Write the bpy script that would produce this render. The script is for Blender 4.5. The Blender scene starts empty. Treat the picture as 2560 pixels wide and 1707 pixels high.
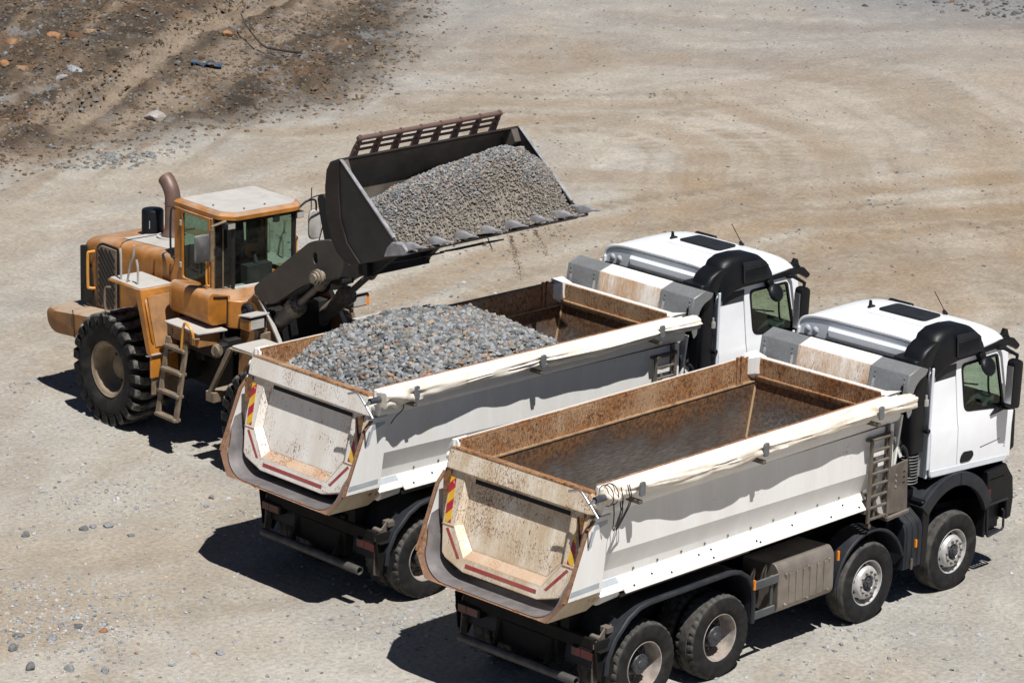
import bpy, bmesh, math, random
import numpy as np
from mathutils import Vector, Matrix

# ---------------------------------------------------------------- camera, sky, sun, exposure
scene = bpy.context.scene
COL = scene.collection
cam_data = bpy.data.cameras.new('camera')
cam_data.sensor_width = 36.0
cam_data.lens = 8326.03 / 2560.0 * 36.0
cam_data.clip_start = 0.5
cam_data.clip_end = 6000.0
cam_data.dof.use_dof = True
cam_data.dof.focus_distance = 41.0
cam_data.dof.aperture_fstop = 6.3
cam = bpy.data.objects.new('camera', cam_data)
COL.objects.link(cam)
scene.camera = cam
CY, CP, CR = 0.763478801, 0.282319277, 0.0284377473
_f = Vector((math.cos(CY)*math.cos(CP), math.sin(CY)*math.cos(CP), -math.sin(CP)))
_r = Vector((math.sin(CY), -math.cos(CY), 0.0))
_u = _r.cross(_f)
_r2 = _r*math.cos(CR) + _u*math.sin(CR)
_u2 = _u*math.cos(CR) - _r*math.sin(CR)
_m = Matrix((_r2, _u2, -_f)).transposed().to_4x4()
_m.translation = Vector((-27.4132134, -25.1067796, 14.961461))
cam.matrix_world = _m

SUN = Vector((-0.17, -0.45, 1.0)).normalized()
world = bpy.data.worlds.new('World')
scene.world = world
world.use_nodes = True
wn = world.node_tree.nodes
wl = world.node_tree.links
wn.clear()
sky = wn.new('ShaderNodeTexSky')
sky.sky_type = 'NISHITA'
sky.sun_disc = False
sky.sun_elevation = math.asin(SUN.z)
sky.sun_rotation = math.atan2(SUN.x, SUN.y)
sky.air_density = 0.4
sky.dust_density = 0.1
bg = wn.new('ShaderNodeBackground')
bg.inputs['Strength'].default_value = 0.05
wo = wn.new('ShaderNodeOutputWorld')
wl.new(sky.outputs['Color'], bg.inputs['Color'])
wl.new(bg.outputs['Background'], wo.inputs['Surface'])

sd = bpy.data.lights.new('sun', 'SUN')
sd.energy = 5.0
sd.angle = math.radians(0.53)
sd.color = (1.0, 0.98, 0.95)
sun = bpy.data.objects.new('sun', sd)
COL.objects.link(sun)
sun.rotation_euler = SUN.to_track_quat('Z', 'Y').to_euler()
sun.location = (0, 0, 60)

vs = scene.view_settings
vs.view_transform = 'Standard'
vs.look = 'None'
vs.exposure = 0.3
vs.gamma = 1.0
vs.use_curve_mapping = False
scene.render.resolution_x = 1024
scene.render.resolution_y = 682

rng = np.random.default_rng(11)
random.seed(5)
R = math.radians
PI = math.pi

# ---------------------------------------------------------------- geometry helpers: every shape is a (verts, faces) pair
def merge(*gs):
    V, F = [], []
    for v, f in gs:
        o = len(V)
        V.extend(v)
        F.extend([tuple(i+o for i in q) for q in f])
    return V, F

def box(x0, x1, y0, y1, z0, z1):
    V = [(x0,y0,z0),(x1,y0,z0),(x1,y1,z0),(x0,y1,z0),(x0,y0,z1),(x1,y0,z1),(x1,y1,z1),(x0,y1,z1)]
    F = [(0,3,2,1),(4,5,6,7),(0,1,5,4),(1,2,6,5),(2,3,7,6),(3,0,4,7)]
    return V, F

def prism(pts, axis, a, b):
    """extrude a 2D outline; axis 'y': pts are (x,z); 'x': (y,z); 'z': (x,y)"""
    def mk(p, t):
        if axis == 'y': return (p[0], t, p[1])
        if axis == 'x': return (t, p[0], p[1])
        return (p[0], p[1], t)
    n = len(pts)
    V = [mk(p, a) for p in pts] + [mk(p, b) for p in pts]
    F = [tuple(range(n-1, -1, -1)), tuple(range(n, 2*n))]
    F += [(i, (i+1) % n, n+(i+1) % n, n+i) for i in range(n)]
    return V, F

def loft(secs, caps=True, closed=True):
    n = len(secs[0])
    V = [tuple(p) for s in secs for p in s]
    F = []
    m = n if closed else n-1
    for k in range(len(secs)-1):
        for i in range(m):
            j = (i+1) % n
            F.append((k*n+i, k*n+j, (k+1)*n+j, (k+1)*n+i))
    if caps and closed:
        F.append(tuple(range(n-1, -1, -1)))
        o = (len(secs)-1)*n
        F.append(tuple(range(o, o+n)))
    return V, F

def tube(pts, r, n=8, caps=True):
    P = [Vector(p) for p in pts]
    rs = r if isinstance(r, (list, tuple)) else [r]*len(P)
    secs = []
    t0 = (P[1]-P[0]).normalized()
    up = Vector((0, 0, 1)) if abs(t0.z) < .9 else Vector((1, 0, 0))
    a = t0.cross(up).normalized()
    for i, p in enumerate(P):
        if i == 0: t = (P[1]-P[0])
        elif i == len(P)-1: t = (P[-1]-P[-2])
        else: t = (P[i+1]-P[i]).normalized() + (P[i]-P[i-1]).normalized()
        t.normalize()
        a = (a - t*a.dot(t))
        a = a.normalized() if a.length > 1e-6 else t.orthogonal().normalized()
        b = t.cross(a)
        secs.append([p + a*(rs[i]*math.cos(2*PI*k/n)) + b*(rs[i]*math.sin(2*PI*k/n)) for k in range(n)])
    return loft(secs, caps)

def smoothpath(pts, n=6):
    """catmull-rom"""
    P = [Vector(p) for p in pts]
    P = [P[0]*2-P[1]] + P + [P[-1]*2-P[-2]]
    out = []
    for i in range(1, len(P)-2):
        for k in range(n):
            t = k/n
            out.append(0.5*((2*P[i]) + (P[i+1]-P[i-1])*t + (2*P[i-1]-5*P[i]+4*P[i+1]-P[i+2])*t*t + (3*P[i]-P[i-1]-3*P[i+1]+P[i+2])*t**3))
    out.append(P[-2])
    return out

def lathe(prof, axis='y', c=(0,0,0), n=40, mod=None):
    """prof: (radius, height) list, revolved about an axis through c"""
    V, F = [], []
    m = len(prof)
    for k in range(n):
        a = 2*PI*k/n
        for i, (r, h) in enumerate(prof):
            if mod: r, h = mod(r, h, i, k)
            u, w = r*math.cos(a), r*math.sin(a)
            if axis == 'y': p = (c[0]+u, c[1]+h, c[2]+w)
            elif axis == 'x': p = (c[0]+h, c[1]+u, c[2]+w)
            else: p = (c[0]+u, c[1]+w, c[2]+h)
            V.append(p)
    for k in range(n):
        k2 = (k+1) % n
        for i in range(m-1):
            F.append((k*m+i, k*m+i+1, k2*m+i+1, k2*m+i))
    return V, F

def cyl(p0, p1, r, n=14, r1=None):
    return tube([p0, p1], [r, r if r1 is None else r1], n)

def rpoly(pts, r, n=4):
    out = []
    N = len(pts)
    rs = r if isinstance(r, (list, tuple)) else [r]*N
    for i in range(N):
        p = Vector((pts[i][0], pts[i][1])); a = Vector((pts[i-1][0], pts[i-1][1])); b = Vector((pts[(i+1) % N][0], pts[(i+1) % N][1]))
        if rs[i] <= 0:
            out.append((p.x, p.y)); continue
        u = (a-p); v = (b-p)
        d = min(rs[i], u.length*.48, v.length*.48)
        s = p+u.normalized()*d; e = p+v.normalized()*d
        for k in range(n+1):
            t = k/n
            q = s*(1-t)**2 + p*2*t*(1-t) + e*t*t
            out.append((q.x, q.y))
    return out

def plate(outer, holes, f, th, cuts=()):
    """flat plate with holes; f(u, v, d) maps to 3D, d runs 0..th; cuts: v values where the plate may bend"""
    bm = bmesh.new()
    edges = []
    for loop in [outer]+list(holes):
        vs_ = [bm.verts.new((p[0], p[1], 0)) for p in loop]
        edges += [bm.edges.new((vs_[i], vs_[(i+1) % len(vs_)])) for i in range(len(vs_))]
    bmesh.ops.triangle_fill(bm, use_beauty=True, use_dissolve=False, edges=edges, normal=(0,0,1))
    for c in cuts:
        bmesh.ops.bisect_plane(bm, geom=bm.verts[:]+bm.edges[:]+bm.faces[:], plane_co=(0,c,0), plane_no=(0,1,0))
    bm.verts.index_update()
    v2 = [(v.co.x, v.co.y) for v in bm.verts]
    n = len(v2)
    tri = [tuple(v.index for v in q.verts) for q in bm.faces]
    be = [(e.verts[0].index, e.verts[1].index) for e in bm.edges if len(e.link_faces) == 1]
    bm.free()
    V = [f(u, w, 0) for u, w in v2] + [f(u, w, th) for u, w in v2]
    F = tri + [tuple(i+n for i in reversed(t)) for t in tri] + [(a, b, b+n, a+n) for a, b in be]
    return V, F

def xform(g, M):
    return [tuple(M @ Vector(p)) for p in g[0]], g[1]

def build(name, g, mat, parent=None, bevel=0.0, seg=1, angle=32, loc=None, flat=False, recalc=True):
    me = bpy.data.meshes.new(name)
    bm = bmesh.new()
    bv = [bm.verts.new(p) for p in g[0]]
    for f in g[1]:
        try: bm.faces.new([bv[i] for i in f])
        except ValueError: pass
    if recalc: bmesh.ops.recalc_face_normals(bm, faces=bm.faces[:])
    if bevel > 0:
        bmesh.ops.remove_doubles(bm, verts=bm.verts[:], dist=1e-5)
        es = [e for e in bm.edges if len(e.link_faces) == 2 and e.calc_face_angle(0) > R(28)]
        bmesh.ops.bevel(bm, geom=es, offset=bevel, segments=seg, affect='EDGES', profile=0.6, clamp_overlap=True)
    bm.to_mesh(me)
    bm.free()
    if not flat:
        me.shade_smooth()
        me.set_sharp_from_angle(angle=R(angle))
    me.materials.append(mat)
    o = bpy.data.objects.new(name, me)
    COL.objects.link(o)
    if parent is not None: o.parent = parent
    if loc is not None: o.location = loc
    return o

def share(o, parent, loc=None, rot=None, scale=None, name=None):
    c = o.copy()
    if name: c.name = name
    COL.objects.link(c)
    c.parent = parent
    if loc is not None: c.location = loc
    if rot is not None: c.rotation_euler = rot
    if scale is not None: c.scale = scale
    return c

def empty(name, loc, rz, label, cat, group=None):
    o = bpy.data.objects.new(name, None)
    COL.objects.link(o)
    o.location = loc
    o.rotation_euler = (0, 0, rz)
    o['label'] = label
    o['category'] = cat
    if group: o['group'] = group
    return o

def tag(o, label, cat, group=None, kind=None):
    o['label'] = label
    if cat: o['category'] = cat
    if group: o['group'] = group
    if kind: o['kind'] = kind
    return o

# ---------------------------------------------------------------- noise in numpy (shapes the ground and the stones)
def vnoise(x, y, seed=0):
    xi = np.floor(x).astype(np.int64); yi = np.floor(y).astype(np.int64)
    fx = x-xi; fy = y-yi
    fx = fx*fx*(3-2*fx); fy = fy*fy*(3-2*fy)
    def h(a, b):
        n = (a*374761393 + b*668265263 + seed*982451653) & 0xffffffff
        n = ((n ^ (n >> 13))*1274126177) & 0xffffffff
        n = n ^ (n >> 16)
        return (n & 0xffff)/65535.0
    return (h(xi,yi)*(1-fx)+h(xi+1,yi)*fx)*(1-fy) + (h(xi,yi+1)*(1-fx)+h(xi+1,yi+1)*fx)*fy

def fbm(x, y, seed=0, o=4, g=.5):
    s = 0; a = 1; t = 0
    for k in range(o):
        s = s + a*vnoise(x*2**k, y*2**k, seed+k*17); t += a; a *= g
    return s/t*2-1

def smooth(a, b, x):
    t = np.clip((x-a)/(b-a), 0, 1)
    return t*t*(3-2*t)

def polydist(x, y, pts):
    d = np.full(np.shape(x), 1e9); along = np.zeros(np.shape(x)); L = 0
    for (ax, ay), (bx, by) in zip(pts[:-1], pts[1:]):
        vx, vy = bx-ax, by-ay; l2 = vx*vx+vy*vy; l = math.sqrt(l2)
        t = np.clip(((x-ax)*vx+(y-ay)*vy)/l2, 0, 1)
        dd = np.hypot(x-ax-t*vx, y-ay-t*vy)
        k = dd < d
        d = np.where(k, dd, d); along = np.where(k, L+t*l, along); L += l
    return d, along
# ---------------------------------------------------------------- materials
class NT:
    def __init__(s, name):
        s.m = bpy.data.materials.new(name)
        s.m.use_nodes = True
        s.n = s.m.node_tree.nodes; s.l = s.m.node_tree.links
        s.n.clear()
        s.out = s.n.new('ShaderNodeOutputMaterial')
        s.tc = s.n.new('ShaderNodeTexCoord')
    def link(s, a, b): s.l.new(a, b)
    def coord(s, scale=(1,1,1), kind='Object', off=(0,0,0), rot=(0,0,0)):
        mp = s.n.new('ShaderNodeMapping')
        mp.inputs['Scale'].default_value = scale
        mp.inputs['Location'].default_value = off
        mp.inputs['Rotation'].default_value = rot
        s.link(s.tc.outputs[kind], mp.inputs['Vector'])
        return mp.outputs['Vector']
    def noise(s, scale, detail=4, rough=.55, vec=None, dist=0.0):
        t = s.n.new('ShaderNodeTexNoise')
        t.inputs['Scale'].default_value = scale
        t.inputs['Detail'].default_value = detail
        t.inputs['Roughness'].default_value = rough
        t.inputs['Distortion'].default_value = dist
        s.link(vec if vec is not None else s.coord(), t.inputs['Vector'])
        return t.outputs['Fac']
    def voronoi(s, scale, vec=None, feature='F1', out='Distance'):
        t = s.n.new('ShaderNodeTexVoronoi')
        t.feature = feature
        t.inputs['Scale'].default_value = scale
        s.link(vec if vec is not None else s.coord(), t.inputs['Vector'])
        return t.outputs[out]
    def ramp(s, fac, stops):
        r = s.n.new('ShaderNodeValToRGB')
        e = r.color_ramp.elements
        while len(e) < len(stops): e.new(0.5)
        for q, (p, c) in zip(e, stops):
            q.position = p
            q.color = (c, c, c, 1) if not isinstance(c, (tuple, list)) else (c[0], c[1], c[2], 1)
        s.link(fac, r.inputs['Fac'])
        return r.outputs['Color']
    def rng(s, v, a, b, c=0.0, d=1.0):
        m = s.n.new('ShaderNodeMapRange')
        m.interpolation_type = 'SMOOTHSTEP'
        for i, q in zip(('From Min','From Max','To Min','To Max'), (a, b, c, d)): m.inputs[i].default_value = q
        s.link(v, m.inputs['Value'])
        return m.outputs['Result']
    def math(s, op, a, b=None):
        m = s.n.new('ShaderNodeMath'); m.operation = op
        for i, q in enumerate((a, b)):
            if q is None: continue
            if isinstance(q, (int, float)): m.inputs[i].default_value = q
            else: s.link(q, m.inputs[i])
        return m.outputs[0]
    def mix(s, fac, a, b, mode='MIX'):
        m = s.n.new('ShaderNodeMix'); m.data_type = 'RGBA'; m.blend_type = mode
        if isinstance(fac, (int, float)): m.inputs[0].default_value = fac
        else: s.link(fac, m.inputs[0])
        for i, q in ((6, a), (7, b)):
            if isinstance(q, (tuple, list)): m.inputs[i].default_value = (q[0], q[1], q[2], 1)
            else: s.link(q, m.inputs[i])
        return m.outputs[2]
    def sep(s, v):
        x = s.n.new('ShaderNodeSeparateXYZ'); s.link(v, x.inputs[0]); return x.outputs
    def normal(s):
        g = s.n.new('ShaderNodeNewGeometry'); return g.outputs['Normal']
    def edges(s, rad, lo=.03, hi=.25):
        """worn edges: where a rounded normal departs from the true one"""
        b = s.n.new('ShaderNodeBevel'); b.samples = 4; b.inputs['Radius'].default_value = rad
        g = s.n.new('ShaderNodeNewGeometry')
        d = s.n.new('ShaderNodeVectorMath'); d.operation = 'DOT_PRODUCT'
        s.link(b.outputs[0], d.inputs[0]); s.link(g.outputs['Normal'], d.inputs[1])
        return s.rng(s.math('SUBTRACT', 1.0, d.outputs['Value']), lo, hi)
    def bump(s, h, strength=.3, dist=.01, nrm=None):
        b = s.n.new('ShaderNodeBump')
        b.inputs['Strength'].default_value = strength
        b.inputs['Distance'].default_value = dist
        s.link(h, b.inputs['Height'])
        if nrm is not None: s.link(nrm, b.inputs['Normal'])
        return b.outputs[0]
    def done(s, color, rough=.6, metal=0.0, bump=None, spec=.5, coat=0):
        p = s.n.new('ShaderNodeBsdfPrincipled')
        for k, v in (('Base Color', color), ('Roughness', rough), ('Metallic', metal), ('Specular IOR Level', spec), ('Coat Weight', coat)):
            if isinstance(v, (tuple, list)): p.inputs[k].default_value = (v[0], v[1], v[2], 1)
            elif isinstance(v, (int, float)): p.inputs[k].default_value = v
            else: s.link(v, p.inputs[k])
        if bump is not None: s.link(bump, p.inputs['Normal'])
        s.link(p.outputs[0], s.out.inputs['Surface'])
        s.p = p
        return s.m

RUST_LO = (.060, .024, .012)
RUST_HI = (.40, .165, .05)

def m_plain(name, c, rough=.55, metal=0.0, var=.18, scale=6, spec=.5, dust=0.0, dustc=(.40,.36,.30), bump=.12, off=0.0, coat=0, side=.10):
    t = NT(name)
    v = t.coord(off=(off, off*1.7, off*.3))
    n = t.noise(scale, 5, .6, v)
    col = t.mix(t.rng(n, .3, .7), tuple(x*(1-var) for x in c), tuple(min(1, x*(1+var)) for x in c))
    rg = rough
    if dust > 0:
        up = t.rng(t.sep(t.normal())[2], .15, .85)
        d = t.math('MULTIPLY', t.math('ADD', t.math('MULTIPLY', up, .98), side), t.rng(t.noise(3.2, 6, .65, v), .5-dust*.55, .78-dust*.35))
        d = t.math('MINIMUM', d, 1.0)
        d = t.math('MULTIPLY', d, min(1.0, dust*1.15))
        col = t.mix(d, col, dustc)
        rg = t.rng(d, 0, 1, rough, .95)
    b = t.bump(t.noise(60, 3, .6, v), bump, .004)
    return t.done(col, rg, metal, b, spec, coat)

def m_rustpaint(name, base, amt=.5, edge=.6, streak=.5, off=0.0, rough=.5, dirt=.25, dirtc=(.42,.34,.24), lo=RUST_LO, hi=RUST_HI):
    """paint that rusts in specks, runs and along its edges"""
    t = NT(name)
    v = t.coord(off=(off, off*.7, off*1.3))
    vs_ = t.coord(scale=(1, 1, .16), off=(off, off*.7, off*1.3))
    big = t.noise(1.6, 4, .6, v)
    vm_ = t.coord(scale=(1, 1, .42), off=(off+3, off, off))
    spk = t.noise(62, 4, .72, vm_)
    run = t.noise(48, 5, .7, vs_)
    a = t.rng(t.math('ADD', spk, t.math('MULTIPLY', big, .55)), 1.00-.24*amt, 1.10-.22*amt)
    r = t.rng(t.math('ADD', run, t.math('MULTIPLY', big, .45)), .98-.26*streak, 1.10-.22*streak)
    fac = t.math('MAXIMUM', a, t.math('MULTIPLY', r, .85))
    if edge > 0:
        e = t.edges(.04, .015, .25)
        e = t.math('MULTIPLY', e, t.rng(t.noise(11, 5, .7, v), .62-.3*edge, .78-.3*edge))
        fac = t.math('MAXIMUM', fac, e)
    rust = t.mix(t.rng(t.noise(17, 6, .7, v), .32, .68), lo, hi)
    soil = t.math('MULTIPLY', t.rng(t.math('ADD', t.noise(3.1, 6, .7, vs_), t.math('MULTIPLY', t.noise(60, 3, .6, vs_), .35)), .42, .85), dirt)
    col = t.mix(soil, base, dirtc)
    col = t.mix(fac, col, rust)
    b = t.bump(t.math('ADD', t.math('MULTIPLY', fac, -.6), t.math('MULTIPLY', t.noise(70, 3, .6, v), .3)), .35, .006)
    return t.done(col, t.rng(fac, 0, 1, rough, .9), 0, b)

def m_liner(name, off=0.0, orange=.45, axis='x'):
    """scoured steel inside the tipper: dark brown, rust orange towards the rim, fine scratches along the load's slide"""
    t = NT(name)
    sc = (.5, 9, 9) if axis == 'x' else (9, 1.4, .7)
    v = t.coord(off=(off, off, off)); vv = t.coord(scale=sc, off=(off, 0, off))
    z = t.sep(t.coord())
    scr = t.noise(13, 6, .78, vv)
    cloud = t.noise(1.5, 5, .6, v)
    base = t.mix(t.rng(scr, .36, .70), (.036, .028, .025), (.125, .10, .088))
    dep = t.rng(t.math('ADD', z[2], t.math('MULTIPLY', cloud, .3)), 2.62, 2.22)
    base = t.mix(t.math('MULTIPLY', dep, .75), base, t.mix(t.rng(scr, .36, .70), (.095, .084, .076), (.27, .245, .225)))
    base = t.mix(t.math('MULTIPLY', t.rng(cloud, .42, .72), .6), base, (.062, .032, .019))
    rim = t.rng(t.math('ADD', z[2], t.math('MULTIPLY', cloud, .75)), 2.50, 2.95)
    ends = t.rng(t.math('ADD', z[0], t.math('MULTIPLY', cloud, 1.0)), 4.25, 5.0) if axis == 'x' else t.rng(t.math('ADD', t.math('ABSOLUTE', z[1]), t.math('MULTIPLY', cloud, .8)), 1.12, 1.55)
    rim = t.math('MULTIPLY', t.math('MAXIMUM', rim, t.math('MULTIPLY', ends, .8)), orange*1.6)
    rim = t.math('MINIMUM', rim, 1.0)
    orn = t.mix(t.rng(t.noise(21, 6, .7, v), .35, .65), (.085, .036, .016), (.34, .17, .07))
    col = t.mix(rim, base, orn)
    wear = t.rng(t.noise(21, 6, .8, vv), .58, .74)
    col = t.mix(t.math('MULTIPLY', wear, .38), col, (.20, .165, .14))
    return t.done(col, .62, .25, t.bump(scr, .25, .004), .4)

def m_stripes(name, c1, c2, period, k):
    """diagonal warning stripes mirrored about the truck's middle line; chips of paint gone"""
    t = NT(name)
    s = t.sep(t.coord())
    d = t.math('ADD', s[2], t.math('MULTIPLY', t.math('ABSOLUTE', s[1]), k))
    fr = t.math('FRACT', t.math('DIVIDE', d, period))
    f = t.math('GREATER_THAN', fr, .5)
    col = t.mix(f, c1, c2)
    chip = t.rng(t.noise(13, 5, .7), .60, .64)
    col = t.mix(t.math('MULTIPLY', chip, .9), col, (.62, .55, .47))
    dirt = t.rng(t.noise(5, 5), .4, .8)
    col = t.mix(t.math('MULTIPLY', dirt, .3), col, (.3, .22, .15))
    return t.done(col, .45)

def m_glass(name, tint, film=.0, filmc=(.3,.3,.27), refl=1.0):
    t = NT(name)
    tr = t.n.new('ShaderNodeBsdfTransparent'); tr.inputs['Color'].default_value = (*tint, 1)
    gl = t.n.new('ShaderNodeBsdfGlossy'); gl.inputs['Roughness'].default_value = .02
    fr = t.n.new('ShaderNodeLayerWeight'); fr.inputs['Blend'].default_value = .5
    mx = t.n.new('ShaderNodeMixShader')
    f = t.math('ADD', t.math('MULTIPLY', t.math('POWER', fr.outputs['Facing'], 5.0), .6*refl), .03)
    t.link(f, mx.inputs[0]); t.link(tr.outputs[0], mx.inputs[1]); t.link(gl.outputs[0], mx.inputs[2])
    last = mx.outputs[0]
    if film > 0:
        df = t.n.new('ShaderNodeBsdfDiffuse'); df.inputs['Color'].default_value = (*filmc, 1)
        m2 = t.n.new('ShaderNodeMixShader')
        ff = t.math('MULTIPLY', t.rng(t.noise(3.5, 6, .7), .3, .8), film)
        t.link(ff, m2.inputs[0]); t.link(last, m2.inputs[1]); t.link(df.outputs[0], m2.inputs[2])
        last = m2.outputs[0]
    t.link(last, t.out.inputs['Surface'])
    return t.m

def m_attr(name, attr, rough=.9, var=.25, scale=25, bump=.4, bdist=.01, spec=.3):
    t = NT(name)
    a = t.n.new('ShaderNodeAttribute'); a.attribute_name = attr
    n = t.noise(scale, 5, .65)
    k = t.mix(t.rng(n, .3, .7), (1-var,)*3, (1+var,)*3)
    col = t.mix(1.0, a.outputs['Color'], k, 'MULTIPLY')
    return t.done(col, rough, 0, t.bump(n, bump, bdist), spec)

def m_ground():
    t = NT('quarry_dirt')
    a = t.n.new('ShaderNodeAttribute'); a.attribute_name = 'soil'
    v = t.coord()
    fine = t.noise(14, 8, .72, v)
    grit = t.noise(55, 4, .7, v)
    mid = t.noise(1.1, 7, .62, v)
    fleck = t.voronoi(9, v)
    col = t.mix(1.0, a.outputs['Color'], t.mix(t.rng(fine, .3, .7), (.76,.75,.74), (1.20,1.20,1.20)), 'MULTIPLY')
    col = t.mix(1.0, col, t.mix(t.rng(mid, .3, .7), (.92,.91,.90), (1.06,1.06,1.06)), 'MULTIPLY')
    pat = t.rng(t.noise(2.3, 9, .74, t.coord(off=(31,7,0))), .535, .60)
    pat = t.math('MULTIPLY', pat, t.rng(fine, .38, .62))
    col = t.mix(t.math('MULTIPLY', pat, .30), col, (.215, .205, .19))
    lite = t.rng(t.noise(1.7, 9, .7, t.coord(off=(3,41,0))), .55, .70)
    col = t.mix(t.math('MULTIPLY', lite, .22), col, (.50, .475, .43))
    spot = t.rng(t.noise(19, 3, .6, t.coord(off=(5,9,2))), .655, .72)
    col = t.mix(t.math('MULTIPLY', spot, .6), col, (.135, .125, .115))
    col = t.mix(t.math('MULTIPLY', t.rng(grit, .60, .70), .5), col, (.15, .14, .13))
    col = t.mix(t.math('MULTIPLY', t.rng(t.noise(38, 3, .6, t.coord(off=(7,3,1))), .64, .74), .4), col, (.52, .49, .45))
    h = t.math('ADD', t.math('ADD', t.math('MULTIPLY', fine, 1.0), t.math('MULTIPLY', grit, .45)), t.math('MULTIPLY', t.noise(4.5, 6, .65, v), 1.2))
    return t.done(col, .95, 0, t.bump(h, .8, .03), .25)

def m_tyre(name, r_tread, dust):
    """black sidewall with moulded rings, pale dust ground into the tread"""
    t = NT(name)
    s = t.sep(t.coord())
    rad = t.math('SQRT', t.math('ADD', t.math('MULTIPLY', s[0], s[0]), t.math('MULTIPLY', s[2], s[2])))
    n = t.noise(9, 5, .65)
    side = t.mix(t.rng(n, .3, .7), (.007,.007,.0075), (.015,.0145,.014))
    tread = t.mix(t.rng(n, .3, .7), (.030,.028,.026), (dust*.62, dust*.58, dust*.52))
    f = t.rng(rad, r_tread-.012, r_tread+.015)
    side = t.mix(t.math('MULTIPLY', t.rng(t.noise(4, 6, .7), .45, .75), .35), side, (.085,.073,.06))
    col = t.mix(f, side, tread)
    w = t.math('SINE', t.math('MULTIPLY', rad, 260.0))
    return t.done(col, .82, 0, t.bump(t.math('ADD', t.math('MULTIPLY', w, .25), n), .25, .006), .3)

M = {}
M['ground'] = m_ground()
M['stone'] = m_attr('stone', 'tone', .85, .25, 30, .5, .01)
M['stone_base'] = m_plain('gravel_bed', (.10,.10,.10), .95, var=.5, scale=30, bump=.6)
M['sand_base'] = m_plain('gravel_fines', (.20,.172,.138), .97, var=.35, scale=18, bump=.8)
M['white'] = m_plain('cab_white_paint', (.80,.81,.83), .3, var=.035, scale=2.5, spec=.5, bump=.02, coat=.3, dust=.25, dustc=(.66,.64,.60), side=.3)
M['white_grey'] = m_plain('cab_grey_white', (.62,.65,.69), .4, var=.04, scale=2, bump=.0)
M['black'] = m_plain('black_plastic', (.0055,.006,.0075), .45, var=.25, scale=5, bump=.05, spec=.28)
M['blackgrey'] = m_plain('fender_plastic', (.017,.019,.024), .55, var=.25, scale=5, dust=.18, dustc=(.10,.09,.08), spec=.35, side=.03)
M['matt'] = m_plain('hatch_black', (.014,.015,.018), .6, var=.2, scale=8, spec=.3)
M['under'] = m_plain('chassis_black', (.007,.0065,.006), .8, var=.4, scale=4, dust=.1, dustc=(.03,.026,.022), spec=.25)
M['brownsteel'] = m_plain('dusty_brown_steel', (.125,.105,.086), .6, var=.25, scale=6, metal=.2, dust=.3, dustc=(.3,.26,.21))
M['silencer'] = m_plain('silencer_cover', (.27,.235,.20), .42, metal=.55, var=.15, scale=4, dust=.3, dustc=(.32,.28,.23))
M['galv'] = None
M['tyre'] = m_tyre('truck_tyre', .50, .15)
M['rim'] = m_plain('steel_rim', (.50,.49,.48), .45, metal=.35, var=.2, scale=8, dust=.35, dustc=(.30,.24,.18))
M['rim_dirty'] = m_plain('dirty_rim', (.40,.36,.33), .5, metal=.3, var=.3, scale=8, dust=.5, dustc=(.26,.19,.14))
M['hub'] = m_plain('wheel_hub', (.045,.048,.055), .5, metal=.2, var=.3, scale=9, dust=.2, dustc=(.15,.13,.11))
M['nut'] = m_plain('wheel_nut', (.13,.11,.09), .5, metal=.5)
M['glass'] = m_glass('cab_glass', (.80,.875,.82), refl=1.0)
M['ldr_glass'] = m_glass('loader_glass', (.66,.76,.70), film=.10, filmc=(.20,.20,.18))
M['orange'] = m_plain('amber_lens', (.75,.22,.01), .25, var=.1)
M['red'] = m_plain('red_lens', (.07,.005,.005), .3, var=.1)
M['redtape'] = m_rustpaint('red_tape', (.30,.022,.03), .18, 0, .15, 3, .45, .2)
M['greytape'] = m_plain('grey_tape', (.36,.39,.42), .45, var=.1, scale=7)
M['chev'] = m_stripes('chevron_tape', (.40,.02,.035), (.72,.43,.02), .26, 1.0)
M['chrome'] = m_plain('steel_tube', (.55,.55,.57), .3, metal=.85, var=.1)
M['tarp'] = None
M['cord'] = m_plain('black_cord', (.012,.012,.012), .7)
M['seat'] = m_plain('seat_fabric', (.022,.023,.027), .9)
M['dash'] = m_plain('dashboard', (.03,.03,.033), .7)

def m_galv():
    t = NT('galvanised_plate')
    c = t.voronoi(60, None, 'F1', 'Color')
    col = t.mix(.12, (.25,.265,.275), c)
    s = t.sep(col)
    g = t.rng(s[0], .1, .5, .20, .32)
    cc = t.n.new('ShaderNodeCombineXYZ'); 
    for i in range(3): t.link(g, cc.inputs[i])
    k = t.mix(t.rng(t.noise(2.2, 5, .6), .3, .8), (1.02,1.05,1.08), (.86,.85,.83))
    col = t.mix(1.0, cc.outputs[0], k, 'MULTIPLY')
    return t.done(col, .42, .35)
M['galv'] = m_galv()

def m_tarp(name, off):
    t = NT(name)
    v = t.coord(off=(off,0,0))
    n = t.noise(2.2, 6, .65, v)
    col = t.mix(t.rng(n, .3, .7), (.63,.545,.44), (.79,.735,.645))
    vs_ = t.coord(scale=(.35,1,1), off=(off,0,0))
    col = t.mix(t.math('MULTIPLY', t.rng(t.noise(9, 5, .7, vs_), .56, .74), .55), col, (.40,.29,.19))
    return t.done(col, .75, 0, t.bump(t.noise(16, 4, .6, t.coord(scale=(.4,1,1))), .3, .02), .3)
# ---------------------------------------------------------------- ground
T1 = (0.699, 4.309, -0.0369)          # loaded truck: x, y, heading
T2 = (0.0, 0.0, 0.0)                  # empty truck
LR = (3.575, 11.310, -1.66043)        # loader, rear half
LF = (3.465, 11.316, -1.59836)        # loader, front half (slightly articulated)

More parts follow.
